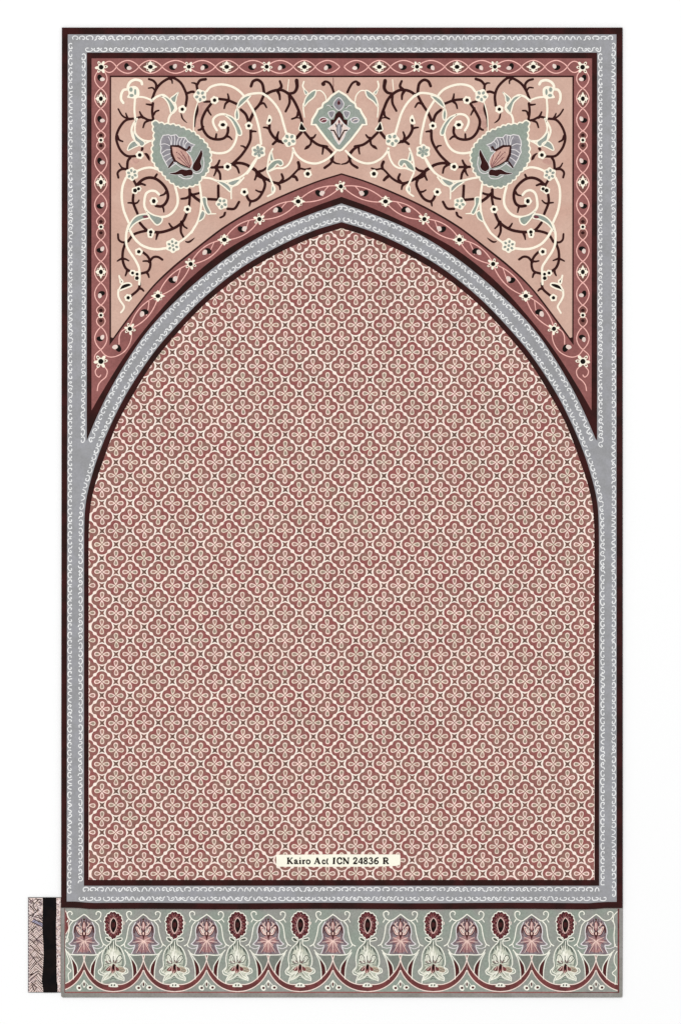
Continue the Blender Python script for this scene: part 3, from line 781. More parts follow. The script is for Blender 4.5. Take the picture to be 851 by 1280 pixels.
KP([(370, 326), (335, 365), (318, 420), (284, 425), (284, 485), (316, 468), (372, 398), (372, 360)], 'scroll_yarn', 16)
KP([(372, 400), (318, 472), (288, 492), (256, 516), (296, 560), (322, 615), (372, 690)], 'blush_yarn', 15.5)
KS([(256, 516), (296, 555), (320, 612), (372, 690)], 1.1, 'lilac_white_yarn', 16.5); KS([(372, 400), (318, 470), (256, 516)], 1.0, 'lilac_white_yarn', 16.6)
KP([(372, 455), (345, 485), (340, 530), (356, 590), (372, 630)], 'mauve_yarn', 17)
KS([(318, 538), (346, 590), (372, 640)], 1.7, 'scroll_yarn', 17.5); KS([(318, 538), (285, 535)], 1.6, 'scroll_yarn', 17.5)
KS([(345, 500), (335, 470)], 1.2, 'scroll_yarn', 17.5); (u, v), = CN([(373, 445)]); k.disc(u, v, 1.2, 'plum_yarn', 18, ry=2.2); k.disc(mx, v + 21.5, 1.6, 'scroll_yarn', 18, ry=1.9)
KS([(372, 480), (368, 540), (374, 600)], .8, 'lilac_white_yarn', 18, sym=False)
for x, m in ((205, 'plum_yarn'), (540, 'mauve_yarn')):
    (u, v), = CN([(x, 428)]); k.disc(u, v, 4.7, m, 14, ry=3.2)
    q = [(u + 4.9 * math.cos(t * PI / 8), v + 3.5 * math.sin(t * PI / 8)) for t in range(16)]; k.stroke(q, 1.1, 'lilac_white_yarn', 15, closed=True)
    k.stroke([(u - 3, v + 1.5), (u, v - .8), (u + 3.2, v - 1)], .8, 'blush_yarn', 16)
KS([(245, 410), (272, 440), (280, 480)], .9, 'lilac_white_yarn', 15)
k.build('medallion', span)

# ------------------------------------------------------------------ the arch field with its lattice of quatrefoils
f = Part()
FIELD = [(2 * AX - 111.2, 1099.8)] + both(A_D3_IN) + [(111.2, 1099.8)]
f.poly(FIELD, 'field_cream_yarn', 3)
import itertools
hull = FIELD
PX, PY = 17.6, 17.149
d0, r0 = 4.7, 8.45
rr = random.Random(3)
for i in range(-19, 20):
    for j in range(-11, 40):
        if (i + j) % 2: continue
        cx, cy = 426.95 + i * PX, 457.6 + j * PY
        if not (95 < cx < 760 and 270 < cy < 1120): continue
        cx += rr.gauss(0, .12); cy += rr.gauss(0, .12)
        quad = [(12.8, 0), (12.4, 2.6), (11.3, 4.6), (10.0, 6.1), (8.7, 6.3), (7.0, 7.0), (6.3, 8.7), (6.1, 10.0), (4.6, 11.3), (2.6, 12.4)]
        pts = []
        for q in range(4):
            co, si = (1, 0, -1, 0)[q], (0, 1, 0, -1)[q]
            for u, v in quad:
                u *= 1.025; v *= 1.025
                u += rr.gauss(0, .1); v += rr.gauss(0, .1)
                pts.append((cx + u * co - v * si, cy + u * si + v * co))
        f.poly(pts, 'rosette_yarn', 4, clip=hull)
        for q in range(4):
            a = q * PI / 2 + rr.gauss(0, .04); c, sn = math.cos(a), math.sin(a)
            def tear(L0, L1, w):
                o = []
                for t in range(14):
                    u = 2 * PI * t / 14
                    x = (L0 + L1) / 2 + (L1 - L0) / 2 * math.cos(u)
                    fr = (x - L0) / (L1 - L0)
                    y = w * math.sin(u) * (0.35 + .75 * fr)
                    o.append((cx + x * c - y * sn, cy + x * sn + y * c))
                return o
            f.poly(tear(0.6, 9.7, 3.45), 'petal_line_yarn', 5 + .1 * q, clip=hull)
            f.poly(tear(2.8, 8.3, 2.15), 'petal_yarn', 6, clip=hull)
        f.disc(cx, cy, 0.9, 'petal_yarn', 7) if clip_convex([(cx, cy), (cx + .1, cy), (cx, cy + .1)], hull) else None
        # little concave star in each gap
        sx, sy = cx + PX, cy
        st = []
        for q in range(8):
            a = q * PI / 4 + PI / 4
            r = 5.0 if q % 2 == 0 else 2.0
            st.append((sx + r * math.cos(a), sy + r * math.sin(a)))
        f.poly(st, 'star_yarn', 5, clip=hull)
f.build('arch_field', rug)

# ------------------------------------------------------------------ woven name label
l = Part()
l.poly([(345.2, 1068.4), (420, 1067.9), (499, 1068.0), (500.2, 1069.5), (500, 1080.5), (496, 1082.2), (470, 1083.2), (400, 1083.4), (345.6, 1083.2)], 'label_cloth', 9, thick=0.0002)
lab = l.build('name_label', rug)
t = Part()
BL, CAP, XH = 1079.9, 1072.0, 1074.6
def ink(pts, wd=1.0, smooth=True, end=None): t.stroke(pts, wd * 1.5, 'ink', 12, smooth=smooth, end=end and end * 1.5)
def bar(x0, y0, x1, y1, wd): t.stroke([(x0, y0), (x1, y1)], wd * 1.5, 'ink', 12, smooth=False, cap=False)
def serif(x, y, w=2.6): bar(x - w / 2, y, x + w / 2, y, .7)
TH, TN = 1.45, 0.75
# K
bar(360.2, CAP, 360.2, BL, TH); serif(360.2, CAP + .3, 3); serif(360.2, BL - .3, 3)
bar(365.0, CAP + .2, 361.0, 1076.4, TN); bar(361.8, 1075.6, 365.2, BL - .1, TH); serif(364.8, CAP + .3, 2.4); serif(365.2, BL - .3, 2.6)
# a
ink([(368.2, 1075.9), (369.0, 1075.0), (370.3, 1075.0), (371.0, 1076.0), (371.1, 1079.0), (372.2, 1079.6)], 1.15)
ink([(371.0, 1077.0), (368.9, 1077.5), (368.1, 1078.6), (368.9, 1079.6), (370.3, 1079.2), (371.0, 1078.4)], 1.0)
# i
bar(375.2, XH + .2, 375.2, BL, TH); serif(375.2, BL - .3, 2.8); serif(374.7, XH + .5, 1.8); t.disc(375.1, 1072.6, .8, 'ink', 12)
# r
bar(379.0, XH + .2, 379.0, BL, TH); serif(379.1, BL - .3, 2.8); serif(378.4, XH + .5, 1.6); ink([(379.4, 1076.6), (380.1, 1075.4), (381.2, 1075.2)], 1.0)
# o
ink([(385.2, 1074.9), (387.1, 1075.8), (387.3, 1078), (386.3, 1079.5), (384.6, 1079.6), (383.2, 1078.4), (383.2, 1076.2), (384.2, 1075.0)], 1.1, end=1.1); ink([(384.2, 1075.0), (385.3, 1074.9)], 1.0, False)
# A
bar(393.4, BL, 396.4, CAP, TN); bar(396.2, CAP, 399.2, BL, TH + .15); bar(394.4, 1077.4, 398.0, 1077.4, .7); serif(393.5, BL - .3, 2.2); serif(399.2, BL - .3, 2.8)
# c
ink([(406.1, 1076.3), (405.4, 1075.1), (404.0, 1075.1), (403.1, 1076.4), (403.2, 1078.4), (404.2, 1079.6), (405.5, 1079.5), (406.3, 1078.7)], 1.1)
# t, its right part cut short
ink([(409.4, 1073.6), (408.6, 1075.4), (408.4, 1077.6), (408.9, 1079.2), (409.8, 1079.8)], 1.1); bar(408.2, 1075.2, 409.8, 1075.0, .6)
# I C N
bar(417.6, CAP, 417.2, BL, TH + .2); serif(417.7, CAP + .3, 3.0); serif(417.2, BL - .3, 3.0)
ink([(426.8, 1074.3), (426.0, 1072.7), (424.2, 1072.2), (422.2, 1073.4), (421.6, 1076.0), (422.4, 1078.6), (424.2, 1079.7), (426.0, 1079.2), (427.0, 1077.9)], 1.25); bar(426.9, CAP, 426.9, 1074.4, .7)
bar(429.6, CAP, 429.6, BL, .85); bar(429.4, CAP + .1, 435.2, BL, TH); bar(435.3, CAP, 435.3, BL, .85); serif(429.2, CAP + .3, 2.2); serif(429.6, BL - .3, 2.4); serif(435.4, CAP + .3, 2.4)
# 24836
ink([(441.9, 1074.0), (442.5, 1072.6), (444.2, 1072.2), (445.7, 1073.2), (445.4, 1075.2), (443.6, 1077.4), (441.9, 1079.3)], 1.15); bar(441.6, 1079.3, 446.2, 1079.3, 1.25); bar(446.1, 1077.9, 446.0, 1079.6, .6)
bar(451.9, CAP, 451.9, BL, TH); bar(451.6, CAP, 447.8, 1077.6, .8); bar(447.6, 1077.7, 453.3, 1077.7, .9); serif(451.9, BL - .3, 2.6)
ink([(456.9, 1072.2), (458.5, 1073.0), (458.2, 1074.8), (456.6, 1075.8), (455.1, 1077.2), (455.0, 1078.8), (456.8, 1079.7), (458.7, 1078.8), (458.5, 1077.2), (456.6, 1075.7), (455.3, 1074.6), (455.3, 1073.0), (456.9, 1072.2)], 1.1)
ink([(461.6, 1073.2), (462.9, 1072.2), (464.6, 1072.6), (465.0, 1074.2), (463.4, 1075.6), (465.2, 1076.6), (465.4, 1078.6), (463.8, 1079.7), (461.8, 1079.4), (461.4, 1078.4)], 1.15)
ink([(472.2, 1072.1), (469.4, 1073.4), (468.0, 1076.0), (468.2, 1078.6), (470.0, 1079.7), (472.0, 1078.8), (472.2, 1076.8), (470.4, 1075.7), (468.4, 1076.6)], 1.15)
# R
bar(479.9, CAP, 479.9, BL, TH + .1); serif(479.8, CAP + .3, 3); serif(479.9, BL - .3, 3.2)
ink([(480.2, 1072.4), (482.6, 1072.4), (484.2, 1073.2), (484.2, 1075.0), (482.8, 1075.9), (480.4, 1076.0)], 1.15); bar(482.0, 1075.9, 484.8, BL, TH); serif(485.0, BL - .3, 2)
t.build('lettering', lab)

# ------------------------------------------------------------------ the flowered hem
HEM_TOP = 0.0029
h = Part(HEM_TOP)
h.prism(edge_line(1134.5, 76.7, 777.8) + [(777.4, 1245.2), (776, 1246.8), (78, 1246.8), (76.6, 1245.2)], 'hem_edge_yarn', 0.0004, HEM_TOP, 0.8)
h.poly(edge_line(1135.2, 81.0, 773.4) + [(773.4, 1241.2), (81.0, 1241.2)], 'hem_burgundy_yarn', 1)
h.poly(edge_line(1135.4, 81.9, 771.4) + [(771.4, 1240.0), (81.9, 1240.0)], 'hem_sage_yarn', 2)
h.stroke([(84, 1240.5), (300, 1240.4), (560, 1240.6), (700, 1240.5)], 1.5, 'rust_yarn', 3)
PAL = [105.5, 179.6, 258.4, 335.5, 416, 500.3, 583.2, 664, 744.4]
ROS = [142, 218.4, 297, 375.2, 459.2, 541.3, 625.2, 706]
clipbox = [(82, 1130), (771.4, 1130), (771.4, 1240), (82, 1240)]
h.clip = clipbox
cents = [68.5] + [v for pr in zip(PAL, ROS + [781]) for v in pr]
s77 = 7.736
for i, c in enumerate(PAL):
    lo_, hi_ = (ROS[i - 1] if i else 67.5), (ROS[i] if i < 8 else 782.0)
    for sg, e in ((-1, c - lo_), (1, hi_ - c)):
        kx = e / (300 / s77)
        def arc(pts): return [(c + sg * (x - 190) / s77 * kx, 1130 + y / s77) for x, y in pts]
        # panel between stem and crescent
        h.poly(arc([(192, 500), (300, 505), (268, 580), (252, 650), (256, 690), (215, 620)]), 'hem_shade_yarn', 2.6, smooth=False)
        up = arc([(178, 495), (196, 560), (222, 622), (272, 692), (340, 752), (412, 778), (490, 765 + 10)])
        dn = arc([(192, 640), (215, 690), (262, 752), (330, 806), (410, 838), (490, 848)])
        U = catmull(up, False, 1.2); V = catmull(dn, False, 1.2)
        h.poly(arc([(190, 495)]) + U[1:] + V[::-1], 'hem_burgundy_yarn', 3.4)
        h.stroke(up, 1.15, 'hem_line_yarn', 4); h.stroke(dn, 1.15, 'hem_line_yarn', 4)
        cres = arc([(352, 470), (306, 530), (262, 595), (254, 650), (276, 705), (296, 728), (294, 650), (306, 560)])
        h.poly(arc([(305, 540), (268, 600), (258, 650), (280, 705), (296, 725), (292, 640)]), 'crescent_yarn', 3.2, smooth=True)
        h.stroke(arc([(352, 462), (300, 535), (262, 595), (252, 660)]), 1.15, 'hem_cream_yarn', 4.1)
        h.stroke(arc([(352, 470), (318, 545), (298, 640), (296, 728)]), 1.15, 'hem_cream_yarn', 4.1)
    def P7(pts): return [(c + (x - 190) / s77, 1130 + y / s77) for x, y in pts]
    for x, y, a in ((140, 812, .5), (245, 808, -.5)):
        (u, v), = P7([(x, y)])
        h.disc(u, v, 3.9, 'hem_cream_yarn', 5, ry=3.0, rot=a + .6 * RNG.random()); h.disc(u + .4, v, 1.8, 'crescent_yarn', 6, ry=1.5)
    (u, v), = P7([(190, 772)]); h.disc(u, v, 1.9, 'hem_cream_yarn', 5, ry=5.0); h.disc(u, v + .6, 1.1, 'crescent_yarn', 6, ry=2.6)
    h.stroke(P7([(190, 735), (200, 750), (222, 775), (238, 800)]), .8, 'hem_cream_yarn', 5); h.stroke(P7([(190, 735), (180, 750), (160, 780), (145, 800)]), .8, 'hem_cream_yarn', 5)
h.clip = None
# the cut-off motifs at both ends
f10 = crop(80, 1130, 10.66)
h.poly(f10([(22, 100), (62, 180), (78, 230), (60, 330), (22, 420)]), 'hem_burgundy_yarn', 4, smooth=False)
h.stroke(f10([(26, 92), (62, 170), (80, 220), (62, 260), (66, 330), (30, 400)]), 1.0, 'hem_line_yarn', 5)
h.stroke(f10([(26, 440), (52, 445), (58, 490), (36, 505), (28, 480)]), 1.0, 'hem_cream_yarn', 5)
h.stroke(f10([(24, 600), (45, 680), (72, 770), (46, 835), (98, 890), (62, 932), (74, 1030)]), 1.1, 'hem_cream_yarn', 5)
h.poly(f10([(22, 620), (42, 690), (66, 770), (40, 835), (90, 888), (56, 930), (66, 1020), (22, 1030)]), 'lily_yarn', 3.8)
f94b = crop(700, 1130, 9.456)
h.stroke(f94b([(670, 92), (630, 140), (625, 200), (640, 260), (632, 380), (650, 500), (668, 508)]), 1.2, 'hem_cream_yarn', 5)
h.stroke(f94b([(668, 560), (640, 610), (635, 690), (660, 760), (612, 820), (650, 860), (645, 950)]), 1.2, 'hem_cream_yarn', 5)
h.poly(f94b([(672, 580), (648, 620), (642, 690), (668, 760), (625, 820), (658, 860), (652, 950), (672, 960)]), 'lily_yarn', 3.8)
hem = h.build('hem_panel', rug)

def palmette(c):
    k = Part(HEM_TOP); k.jit = .16; k.clip = clipbox if c in (PAL[0], PAL[-1]) else None; r = random.Random(int(c))
    def F(pts, sg=1): return [(c + sg * (x - 435) / 14.18, 1135 + y / 14.18) for x, y in pts]
    out = [(290, 258), (252, 340), (240, 430), (252, 520), (228, 575), (162, 640), (205, 664), (280, 662), (258, 740), (222, 812)]
    k.poly(F([(435, 125), (380, 170), (330, 215)] + out + [(435, 828)]) + F([(435, 125), (380, 170), (330, 215)] + out + [(435, 828)], -1)[-2:0:-1], 'palmette_yarn', 4)
    k.poly(F([(435, 470), (380, 500), (310, 540), (290, 590), (350, 640), (345, 760), (435, 790), (525, 760), (520, 640), (580, 590), (560, 540), (490, 500)]), 'palmette_pink_yarn', 5, smooth=True)
    for sg in (1, -1):
        def S_(pts, wd, m, l, end=None): k.stroke(F(pts, sg), wd, m, l, end=end)
        S_([(435, 112), (380, 152), (330, 192), (262, 226), (185, 202), (142, 145), (140, 85), (188, 60), (226, 88), (216, 122)], 1.35, 'hem_cream_yarn', 9)
        S_([(158, 205), (130, 250)], 1.2, 'hem_cream_yarn', 8.5)
        if not (c == PAL[-1] and sg == -1): S_([(245, 232), (182, 310), (160, 420), (136, 540), (92, 640), (38, 672)], 1.35, 'hem_cream_yarn', 9)
        S_([(92, 640), (112, 690)], 1.2, 'hem_cream_yarn', 8.5)
        S_([(112, 690), (190, 720), (270, 700)], 1.0, 'lilac_white_yarn', 8)
        S_([(162, 640), (205, 662), (280, 662)], 1.25, 'lilac_white_yarn', 9)
        S_([(295, 250), (252, 340), (240, 430), (252, 520), (228, 575), (162, 640)], 1.25, 'lilac_white_yarn', 9)
        S_([(280, 664), (258, 740), (222, 812)], 1.25, 'lilac_white_yarn', 9)
        S_([(108, 745), (165, 810), (250, 830), (435, 828)], 1.35, 'hem_cream_yarn', 9)
        S_([(262, 440), (270, 350), (300, 310), (352, 320), (400, 390)], 1.3, 'crescent_yarn', 8)
        k.poly(F([(286, 332), (330, 338), (384, 418), (396, 486), (352, 470), (308, 410)], sg), 'palmette_light_yarn', 7, smooth=True)
        k.poly(F([(312, 352), (335, 362), (372, 424), (380, 462), (350, 446), (322, 402)], sg), 'palmette_pink_yarn', 7.6, smooth=True)
        S_([(286, 335), (308, 412), (350, 474), (396, 492)], 1.0, 'crescent_yarn', 7.8)
        S_([(335, 378), (368, 440)], 1.0, 'hem_cream_yarn', 8)
        S_([(375, 250), (352, 290), (372, 340)], .9, 'palmette_light_yarn', 8)
        for q in ([(425, 590), (310, 790)], [(420, 580), (250, 610)], [(420, 572), (290, 515)], [(425, 585), (350, 670)]):
            S_(q, 1.0, 'palmette_light_yarn', 7.2, .5)
    for sg in (1, -1):
        for q in ([(300, 300), (285, 380), (290, 470)], [(270, 480), (300, 530)], [(250, 580), (330, 560)], [(300, 640), (370, 600)], [(265, 770), (330, 690)], [(330, 790), (385, 690)], [(395, 800), (415, 700)], [(350, 230), (330, 290)], [(390, 200), (385, 260), (395, 310)]):
            k.stroke(F(q, sg), .8, 'plum_yarn' if q[0][1] > 400 else 'crescent_yarn', 7.3, end=.4)
        k.stroke(F([(330, 270), (345, 300), (378, 330)], sg), .8, 'palmette_light_yarn', 8.1)
        k.stroke(F([(395, 330), (385, 380), (400, 440)], sg), .8, 'hem_line_yarn', 8.1)
    k.poly(F([(435, 130), (405, 185), (430, 222), (462, 190)]), 'hem_shade_yarn', 8); k.poly(F([(435, 175), (412, 205), (435, 225), (455, 205)]), 'crescent_yarn', 8.4)
    pp = F([(432, 228), (402, 300), (402, 370), (435, 405), (470, 370), (472, 295)])
    k.poly(pp, 'palmette_pink_yarn', 7.5, smooth=True); k.stroke(pp, .8, 'crescent_yarn', 7.9, closed=True); k.stroke(F([(434, 262), (434, 360)]), 1.3, 'palmette_light_yarn', 8.4)
    k.poly(F([(392, 440), (435, 400), (480, 440), (450, 520), (435, 580), (420, 520)]), 'crescent_yarn', 8.2)
    (u, v), = F([(435, 452)]); k.disc(u, v, 1.0, 'palmette_light_yarn', 9, ry=2.0)
    k.stroke(F([(435, 580), (434, 745)]), 1.4, 'palmette_light_yarn', 7.4, end=.6)
    k.build('palmette', hem)
for c in PAL: palmette(c)

def rosette(c):
    k = Part(HEM_TOP); k.jit = .12
    def F(pts): return [(c + (x - 400) / 17.02, 1135 + y / 17.02) for x, y in pts]
    ring = catmull(F([(388, 72), (300, 112), (235, 190), (205, 285), (222, 350), (216, 430), (234, 520), (300, 592), (396, 672), (482, 602), (562, 548), (576, 480), (592, 400), (588, 320), (590, 235), (540, 140), (455, 96)]), True, .6)
    n = len(ring); cc = F([(400, 370)])[0]
    def sc(o, amp, per):
        q = []
        for i, (x, y) in enumerate(ring):
            d = math.hypot(x - cc[0], y - cc[1]); kk = (d + o + amp * abs(math.sin(PI * i * per / n))) / d
            q.append((cc[0] + (x - cc[0]) * kk, cc[1] + (y - cc[1]) * kk))
        return q
    j, k.jit = k.jit, 0
    k.poly(sc(.2, .9, 18), 'hem_cream_yarn', 5); k.poly(sc(-1.5, 1.5, 18), 'rosette_dark_yarn', 6)
    k.jit = j
    for a in range(18):
        an = 2 * PI * a / 18 + .1
        x0, y0 = cc[0] + 6.6 * math.cos(an), cc[1] + 11.6 * math.sin(an); x1, y1 = cc[0] + 8.8 * math.cos(an + .12), cc[1] + 14.0 * math.sin(an + .12)
        if y1 < 1135 + 600 / 17.02: k.stroke([(x0, y0), (x1, y1)], .7, 'rust_yarn', 7)
    for a in range(14):
        an = 2 * PI * a / 14
        q = [(cc[0] + 5.6 * math.cos(an + t), cc[1] + 10.6 * math.sin(an + t)) for t in (-.13, 0, .13)]
        k.stroke(q, .8, 'palmette_pink_yarn', 7)
    for a in range(46):
        an, ra = RNG.uniform(0, 2 * PI), RNG.uniform(.52, .9)
        x0, y0 = cc[0] + 10.4 * ra * math.cos(an), cc[1] + 16 * ra * math.sin(an)
        if y0 > 1135 + 560 / 17.02: continue
        k.disc(x0, y0, RNG.uniform(.4, .75), RNG.choice(('crescent_yarn', 'black_yarn', 'rust_yarn', 'palmette_pink_yarn')), 7.2, ry=RNG.uniform(.4, .8), n=7)
    q = F([(402, 208), (345, 285), (340, 430), (396, 538), (464, 440), (468, 290)])
    k.stroke(q, .85, 'palmette_light_yarn', 7.4, closed=True)
    k.poly(F([(405, 222), (452, 280), (458, 400), (400, 515), (358, 430), (352, 290)]), 'black_yarn', 8, smooth=True)
    for a in range(6): k.stroke(F([(370 + a * 13, 300 + 20 * (a % 2)), (372 + a * 12, 420 - 15 * (a % 3))]), .5, 'crescent_yarn', 8.6)
    k.stroke(F([(590, 300), (625, 300), (625, 350)]), 1.0, 'hem_line_yarn', 5.2)
    k.build('rosette', hem)
for c in ROS: rosette(c)

def lily(c):
    k = Part(HEM_TOP); k.jit = .14
    def F(pts): return [(c + (x - 392) / 17.02, 1175 + y / 17.02) for x, y in pts]
    lft = [(345, 20), (330, 60), (285, 100), (215, 175), (162, 290), (146, 420), (156, 560), (75, 668), (108, 730), (182, 760), (152, 860), (150, 925)]
    rgt = [(440, 20), (450, 95), (540, 160), (602, 262), (640, 400), (640, 520), (612, 580), (682, 612), (704, 680), (635, 722), (572, 732), (622, 812), (618, 868)]
    k.poly(F(lft) + F([(390, 880)]) + F(rgt[::-1]), 'lily_yarn', 4)
    k.poly(F([(330, 120), (250, 260), (205, 350), (205, 480), (170, 590), (100, 670), (190, 735), (175, 850), (270, 830), (390, 750), (510, 830), (610, 850), (560, 725), (680, 680), (610, 600), (560, 540), (590, 400), (540, 280), (440, 130)]), 'lily_pale_yarn', 4.6, smooth=False)
    k.stroke(F(lft), 1.25, 'hem_cream_yarn', 8); k.stroke(F(rgt), 1.25, 'hem_cream_yarn', 8)
    for q in ([(390, 738), (320, 800), (250, 832), (170, 860)], [(395, 738), (450, 800), (530, 840), (618, 862)], [(330, 680), (260, 760), (190, 845)], [(440, 690), (520, 770), (600, 820)], [(150, 590), (120, 670), (200, 710), (320, 670)], [(620, 590), (660, 650), (610, 700), (480, 670)], [(300, 700), (200, 745)], [(395, 40), (390, 140), (400, 240)], [(310, 130), (330, 200), (310, 260)]):
        k.stroke(F(q), 1.0, 'hem_cream_yarn', 7.4)
    for q in ([(300, 110), (288, 200)], [(340, 60), (330, 170), (335, 230)], [(372, 40), (368, 180)], [(420, 40), (425, 200)], [(455, 110), (470, 220)], [(500, 150), (540, 250)], [(240, 200), (205, 300)], [(520, 180), (580, 300)]):
        k.stroke(F(q), 1.5, 'groove_yarn', 5.4, end=.6)
    for q in ([(180, 520), (190, 590), (130, 670)], [(230, 560), (180, 650)], [(250, 620), (180, 690)], [(300, 690), (220, 800)], [(350, 700), (300, 770)], [(430, 700), (490, 780)], [(480, 720), (560, 800)], [(540, 610), (640, 640)], [(530, 650), (620, 670)], [(600, 420), (590, 520)], [(215, 520), (300, 540)], [(500, 530), (590, 540)], [(350, 790), (390, 770), (440, 790)], [(330, 840), (390, 815), (450, 840)]):
        k.stroke(F(q), .75, 'groove_yarn', 7.0, end=.5)
    for q in ([(350, 235), (382, 310), (388, 430), (352, 440), (328, 350)], [(430, 260), (440, 330), (410, 440), (395, 420), (405, 320)], [(380, 200), (396, 300), (392, 470), (370, 470), (362, 320)], [(470, 300), (450, 380), (415, 450), (440, 450), (490, 380)], [(300, 290), (330, 380), (350, 470), (335, 470), (305, 390)]):
        k.poly(F(q), 'hem_cream_yarn', 6.4, smooth=True)
    for q in ([(250, 330), (300, 350), (330, 450), (300, 500), (240, 480), (222, 400)], [(545, 335), (500, 370), (440, 470), (470, 495), (545, 450), (568, 390)]):
        k.stroke(F(q), 1.1, 'hem_cream_yarn', 6.6, closed=True)
        k.stroke(F([q[1], ((q[1][0] + q[4][0]) / 2, (q[1][1] + q[4][1]) / 2), q[3]]), 1.0, 'hem_cream_yarn', 6.7)
    for q in ([(215, 400), (225, 325), (270, 315), (318, 380), (338, 470)], [(225, 460), (270, 505), (330, 500)], [(580, 390), (550, 330), (500, 345), (455, 420), (425, 480)], [(430, 490), (510, 475), (575, 400)], [(388, 340), (384, 480)], [(290, 110), (300, 200)], [(470, 120), (520, 190)]):
        k.stroke(F(q), 1.0, 'groove_yarn', 7)
    for q in ([(240, 450), (290, 490)], [(300, 440), (345, 490)], [(470, 440), (425, 490)], [(400, 430), (410, 480)]):
        k.stroke(F(q), .8, 'plum_yarn', 7.2)
    k.poly(F([(495, 572), (600, 592), (652, 640), (618, 690), (522, 682)]), 'lily_tan_yarn', 6.6, smooth=True)
    for q in ([(392, 508), (440, 560), (432, 640), (408, 692), (365, 705), (348, 610)], [(235, 640), (275, 590), (335, 555), (340, 640), (285, 662)], [(430, 560), (515, 615), (500, 660), (455, 650)]):
        k.poly(F(q), 'hem_burgundy_yarn', 7.6, smooth=True)
    k.poly(F([(392, 512), (415, 560), (395, 640), (370, 600)]), 'black_yarn', 8.2, smooth=True)
    for q in ([(345, 550), (340, 690)], [(430, 560), (440, 680)], [(320, 570), (270, 640)], [(390, 660), (365, 720)]):
        k.stroke(F(q), .7, 'palmette_light_yarn', 8.6)
    k.poly(F([(285, 985), (320, 930), (392, 910), (460, 935), (495, 990), (392, 1002)]), 'hem_cream_yarn', 7, smooth=True)
    for x in (355, 415):
        (u, v), = F([(x, 962)]); k.disc(u, v, 1.0, 'groove_yarn', 8, ry=1.4, rot=.3)
    for q in ([(345, 10), (300, -40), (230, -58), (225, -15), (280, 30), (330, 40)], [(440, 30), (450, -10), (500, -35), (570, -45), (585, -8), (530, 18), (465, 20)]):
        k.stroke(F(q), 1.1, 'hem_cream_yarn', 8)
    for q in ([(245, -45), (300, -25), (330, 15), (300, 30), (255, -5)], [(465, 15), (480, -15), (560, -30), (550, 5)]):
        k.poly(F(q), 'groove_yarn', 7.5, smooth=True)
    k.build('lily', hem)
for c in ROS: lily(c)

# ------------------------------------------------------------------ patterned cloth strip at the lower left
strip = thing('cloth_strip', 'narrow patterned cloth strip with a black band, sticking out beside the rug hem', 'cloth')
ST = 0.0015
c = Part(ST); rs = random.Random(21)
X0, X1, Y0, Y1 = 35.2, 76.2, 1122.0, 1241.0
c.prism([(X0, Y0), (X1, Y0), (X1, Y1), (X0, Y1)], 'strip_edge', 0.0004, ST, .4)
c.poly([(X0 + 1.3, Y0 + .8), (X1 - .2, Y0 + .8), (X1 - .2, Y1 - .8), (X0 + 1.3, Y1 - .8)], 'strip_cloth', 1)
box = [(X0 + 1.3, Y0 + .8), (54.5, Y0 + .8), (54.5, Y1 - .8), (X0 + 1.3, Y1 - .8)]
c.clip = box
FS = crop(25, 1115, 14.18); FT = crop(25, 1180, 14.18)
def sl(fn, pts, wd=.9, m='strip_line'): c.stroke(fn(pts), wd, m, 3, smooth=False)
# hand-drawn lines of the upper half
for q in ([(165, 130), (250, 190), (240, 260), (290, 335)], [(270, 130), (390, 140)], [(250, 215), (340, 130)], [(290, 335), (340, 300)], [(340, 170), (400, 215), (350, 250)], [(165, 440), (330, 330)], [(210, 440), (260, 390)], [(240, 480), (400, 550)], [(190, 525), (410, 632)], [(260, 440), (400, 480)], [(280, 430), (360, 410), (400, 460)], [(190, 740), (300, 840)], [(300, 840), (410, 740)], [(190, 700), (280, 610), (340, 700), (410, 640)], [(180, 240), (260, 340)], [(200, 660), (250, 720)], [(290, 840), (400, 930)], [(240, 900), (290, 860), (330, 910), (290, 950), (240, 900)], [(170, 830), (240, 900)], [(190, 950), (240, 1000)]):
    sl(FS, q, 1.0)
c.poly(FS([(240, 490), (400, 560), (400, 625), (215, 530)]), 'strip_lavender', 2)
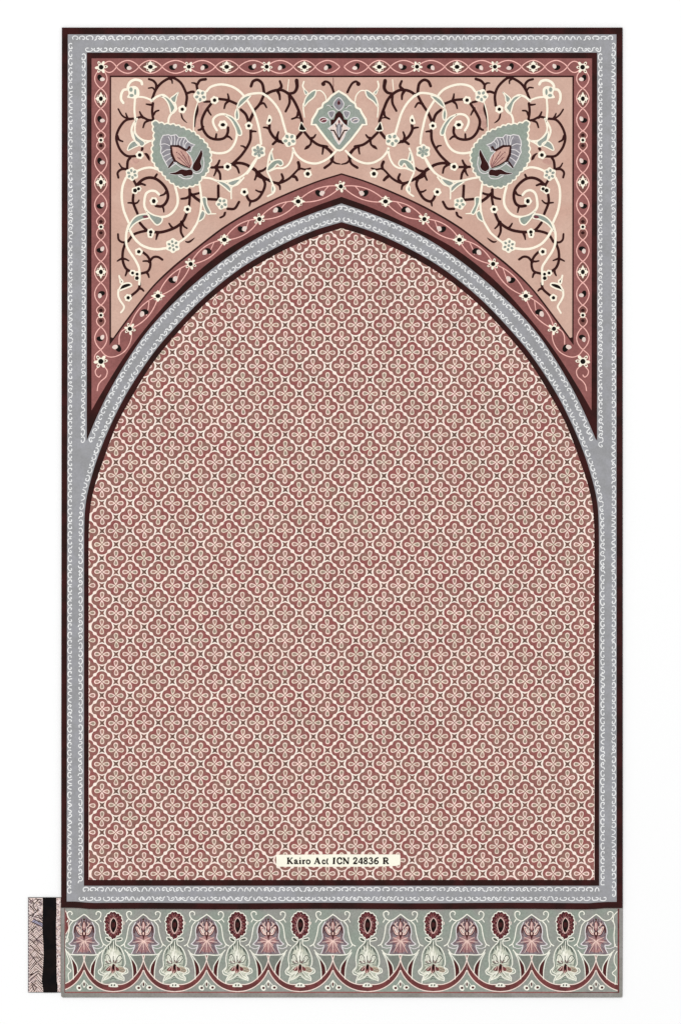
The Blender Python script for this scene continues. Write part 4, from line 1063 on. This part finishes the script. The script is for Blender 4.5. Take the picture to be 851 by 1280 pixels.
# herringbone blocks down the strip
yb = Y0 + 4; flip = 1
blocks = []
y = 1150.0
while y < Y1:
    hgt = rs.uniform(7, 12)
    for xa, xb in ((36.5, 45.5), (45.5, 54.5)):
        flip = -flip; ang = flip * rs.uniform(.62, .9)
        cell = [(xa, y - rs.uniform(-1, 4)), (xb, y + rs.uniform(-4, 1)), (xb, y + hgt), (xa, y + hgt + rs.uniform(-1, 1))]
        c.clip = [(max(box[0][0], xa), cell[0][1]), (xb, cell[1][1]), (xb, min(Y1 - 1, cell[2][1])), (max(box[0][0], xa), min(Y1 - 1, cell[3][1]))]
        q = -18.0
        while q < 22:
            mx_, my_ = (xa + xb) / 2 - math.sin(ang) * q, y + hgt / 2 + math.cos(ang) * q
            dx, dy = math.cos(ang) * 16, math.sin(ang) * 16
            c.stroke([(mx_ - dx, my_ - dy), (mx_ + dx, my_ + dy)], rs.uniform(.5, .8), rs.choice(('strip_line', 'strip_line', 'strip_mauve')), 2.4, smooth=False)
            q += rs.uniform(1.9, 2.7)
    y += hgt
c.clip = box
for q in ([(180, 20), (330, 160), (410, 210)], [(180, 170), (300, 330), (400, 260)], [(300, 330), (190, 460)], [(320, 350), (400, 440)], [(180, 560), (340, 480)], [(190, 640), (330, 520), (390, 580)], [(200, 680), (300, 780)], [(320, 640), (390, 720)], [(210, 720), (260, 840)]):
    sl(FT, q, 1.1)
for q in range(150):
    x, yy = rs.uniform(X0 + 2, 53.5), rs.uniform(Y0 + 2, 1150)
    a = rs.choice((.75, -.75)) + rs.gauss(0, .1); L = rs.uniform(1, 2.6)
    c.stroke([(x - L * math.cos(a), yy - L * math.sin(a)), (x + L * math.cos(a), yy + L * math.sin(a))], .55, rs.choice(('strip_mauve', 'strip_light', 'strip_line')), 2.2, smooth=False)
c.clip = None
for q in range(420):                        # speckled sliver right of the black band
    x, yy = rs.uniform(70.5, 75.4), rs.uniform(Y0 + 1.5, Y1 - 1.5)
    c.disc(x, yy, rs.uniform(.4, .9), rs.choice(('strip_mauve', 'strip_light', 'strip_light', 'strip_cloth', 'strip_line' if rs.random() < .3 else 'strip_mauve')), 2, ry=rs.uniform(.4, 1.1), rot=rs.uniform(0, 3), n=7)
for q in range(60):                         # overcast stitches on the left edge
    yy = Y0 + 1 + q * 1.98
    c.stroke([(X0 + .6, yy), (X0 + 1.7, yy + .5)], .7, 'strip_light' if q % 2 else 'strip_mauve', 3, smooth=False)
c.build('woven_base', strip)
bb = Part(ST)
L_ = [(53.6, 1122.0), (53.7, 1135), (53.4, 1150), (53.5, 1165), (54.4, 1180), (54.7, 1195), (53.8, 1212), (52.6, 1226), (53.4, 1232), (54.6, 1241.0)]
R_ = [(70.6, 1122.0), (70.8, 1140), (70.3, 1160), (70.8, 1190), (71.0, 1215), (71.3, 1226), (72.2, 1232), (72.0, 1241.0)]
bb.poly(catmull(L_) + catmull(R_)[::-1], 'black_cloth', 5, thick=.0002)
bb.build('black_band', strip)
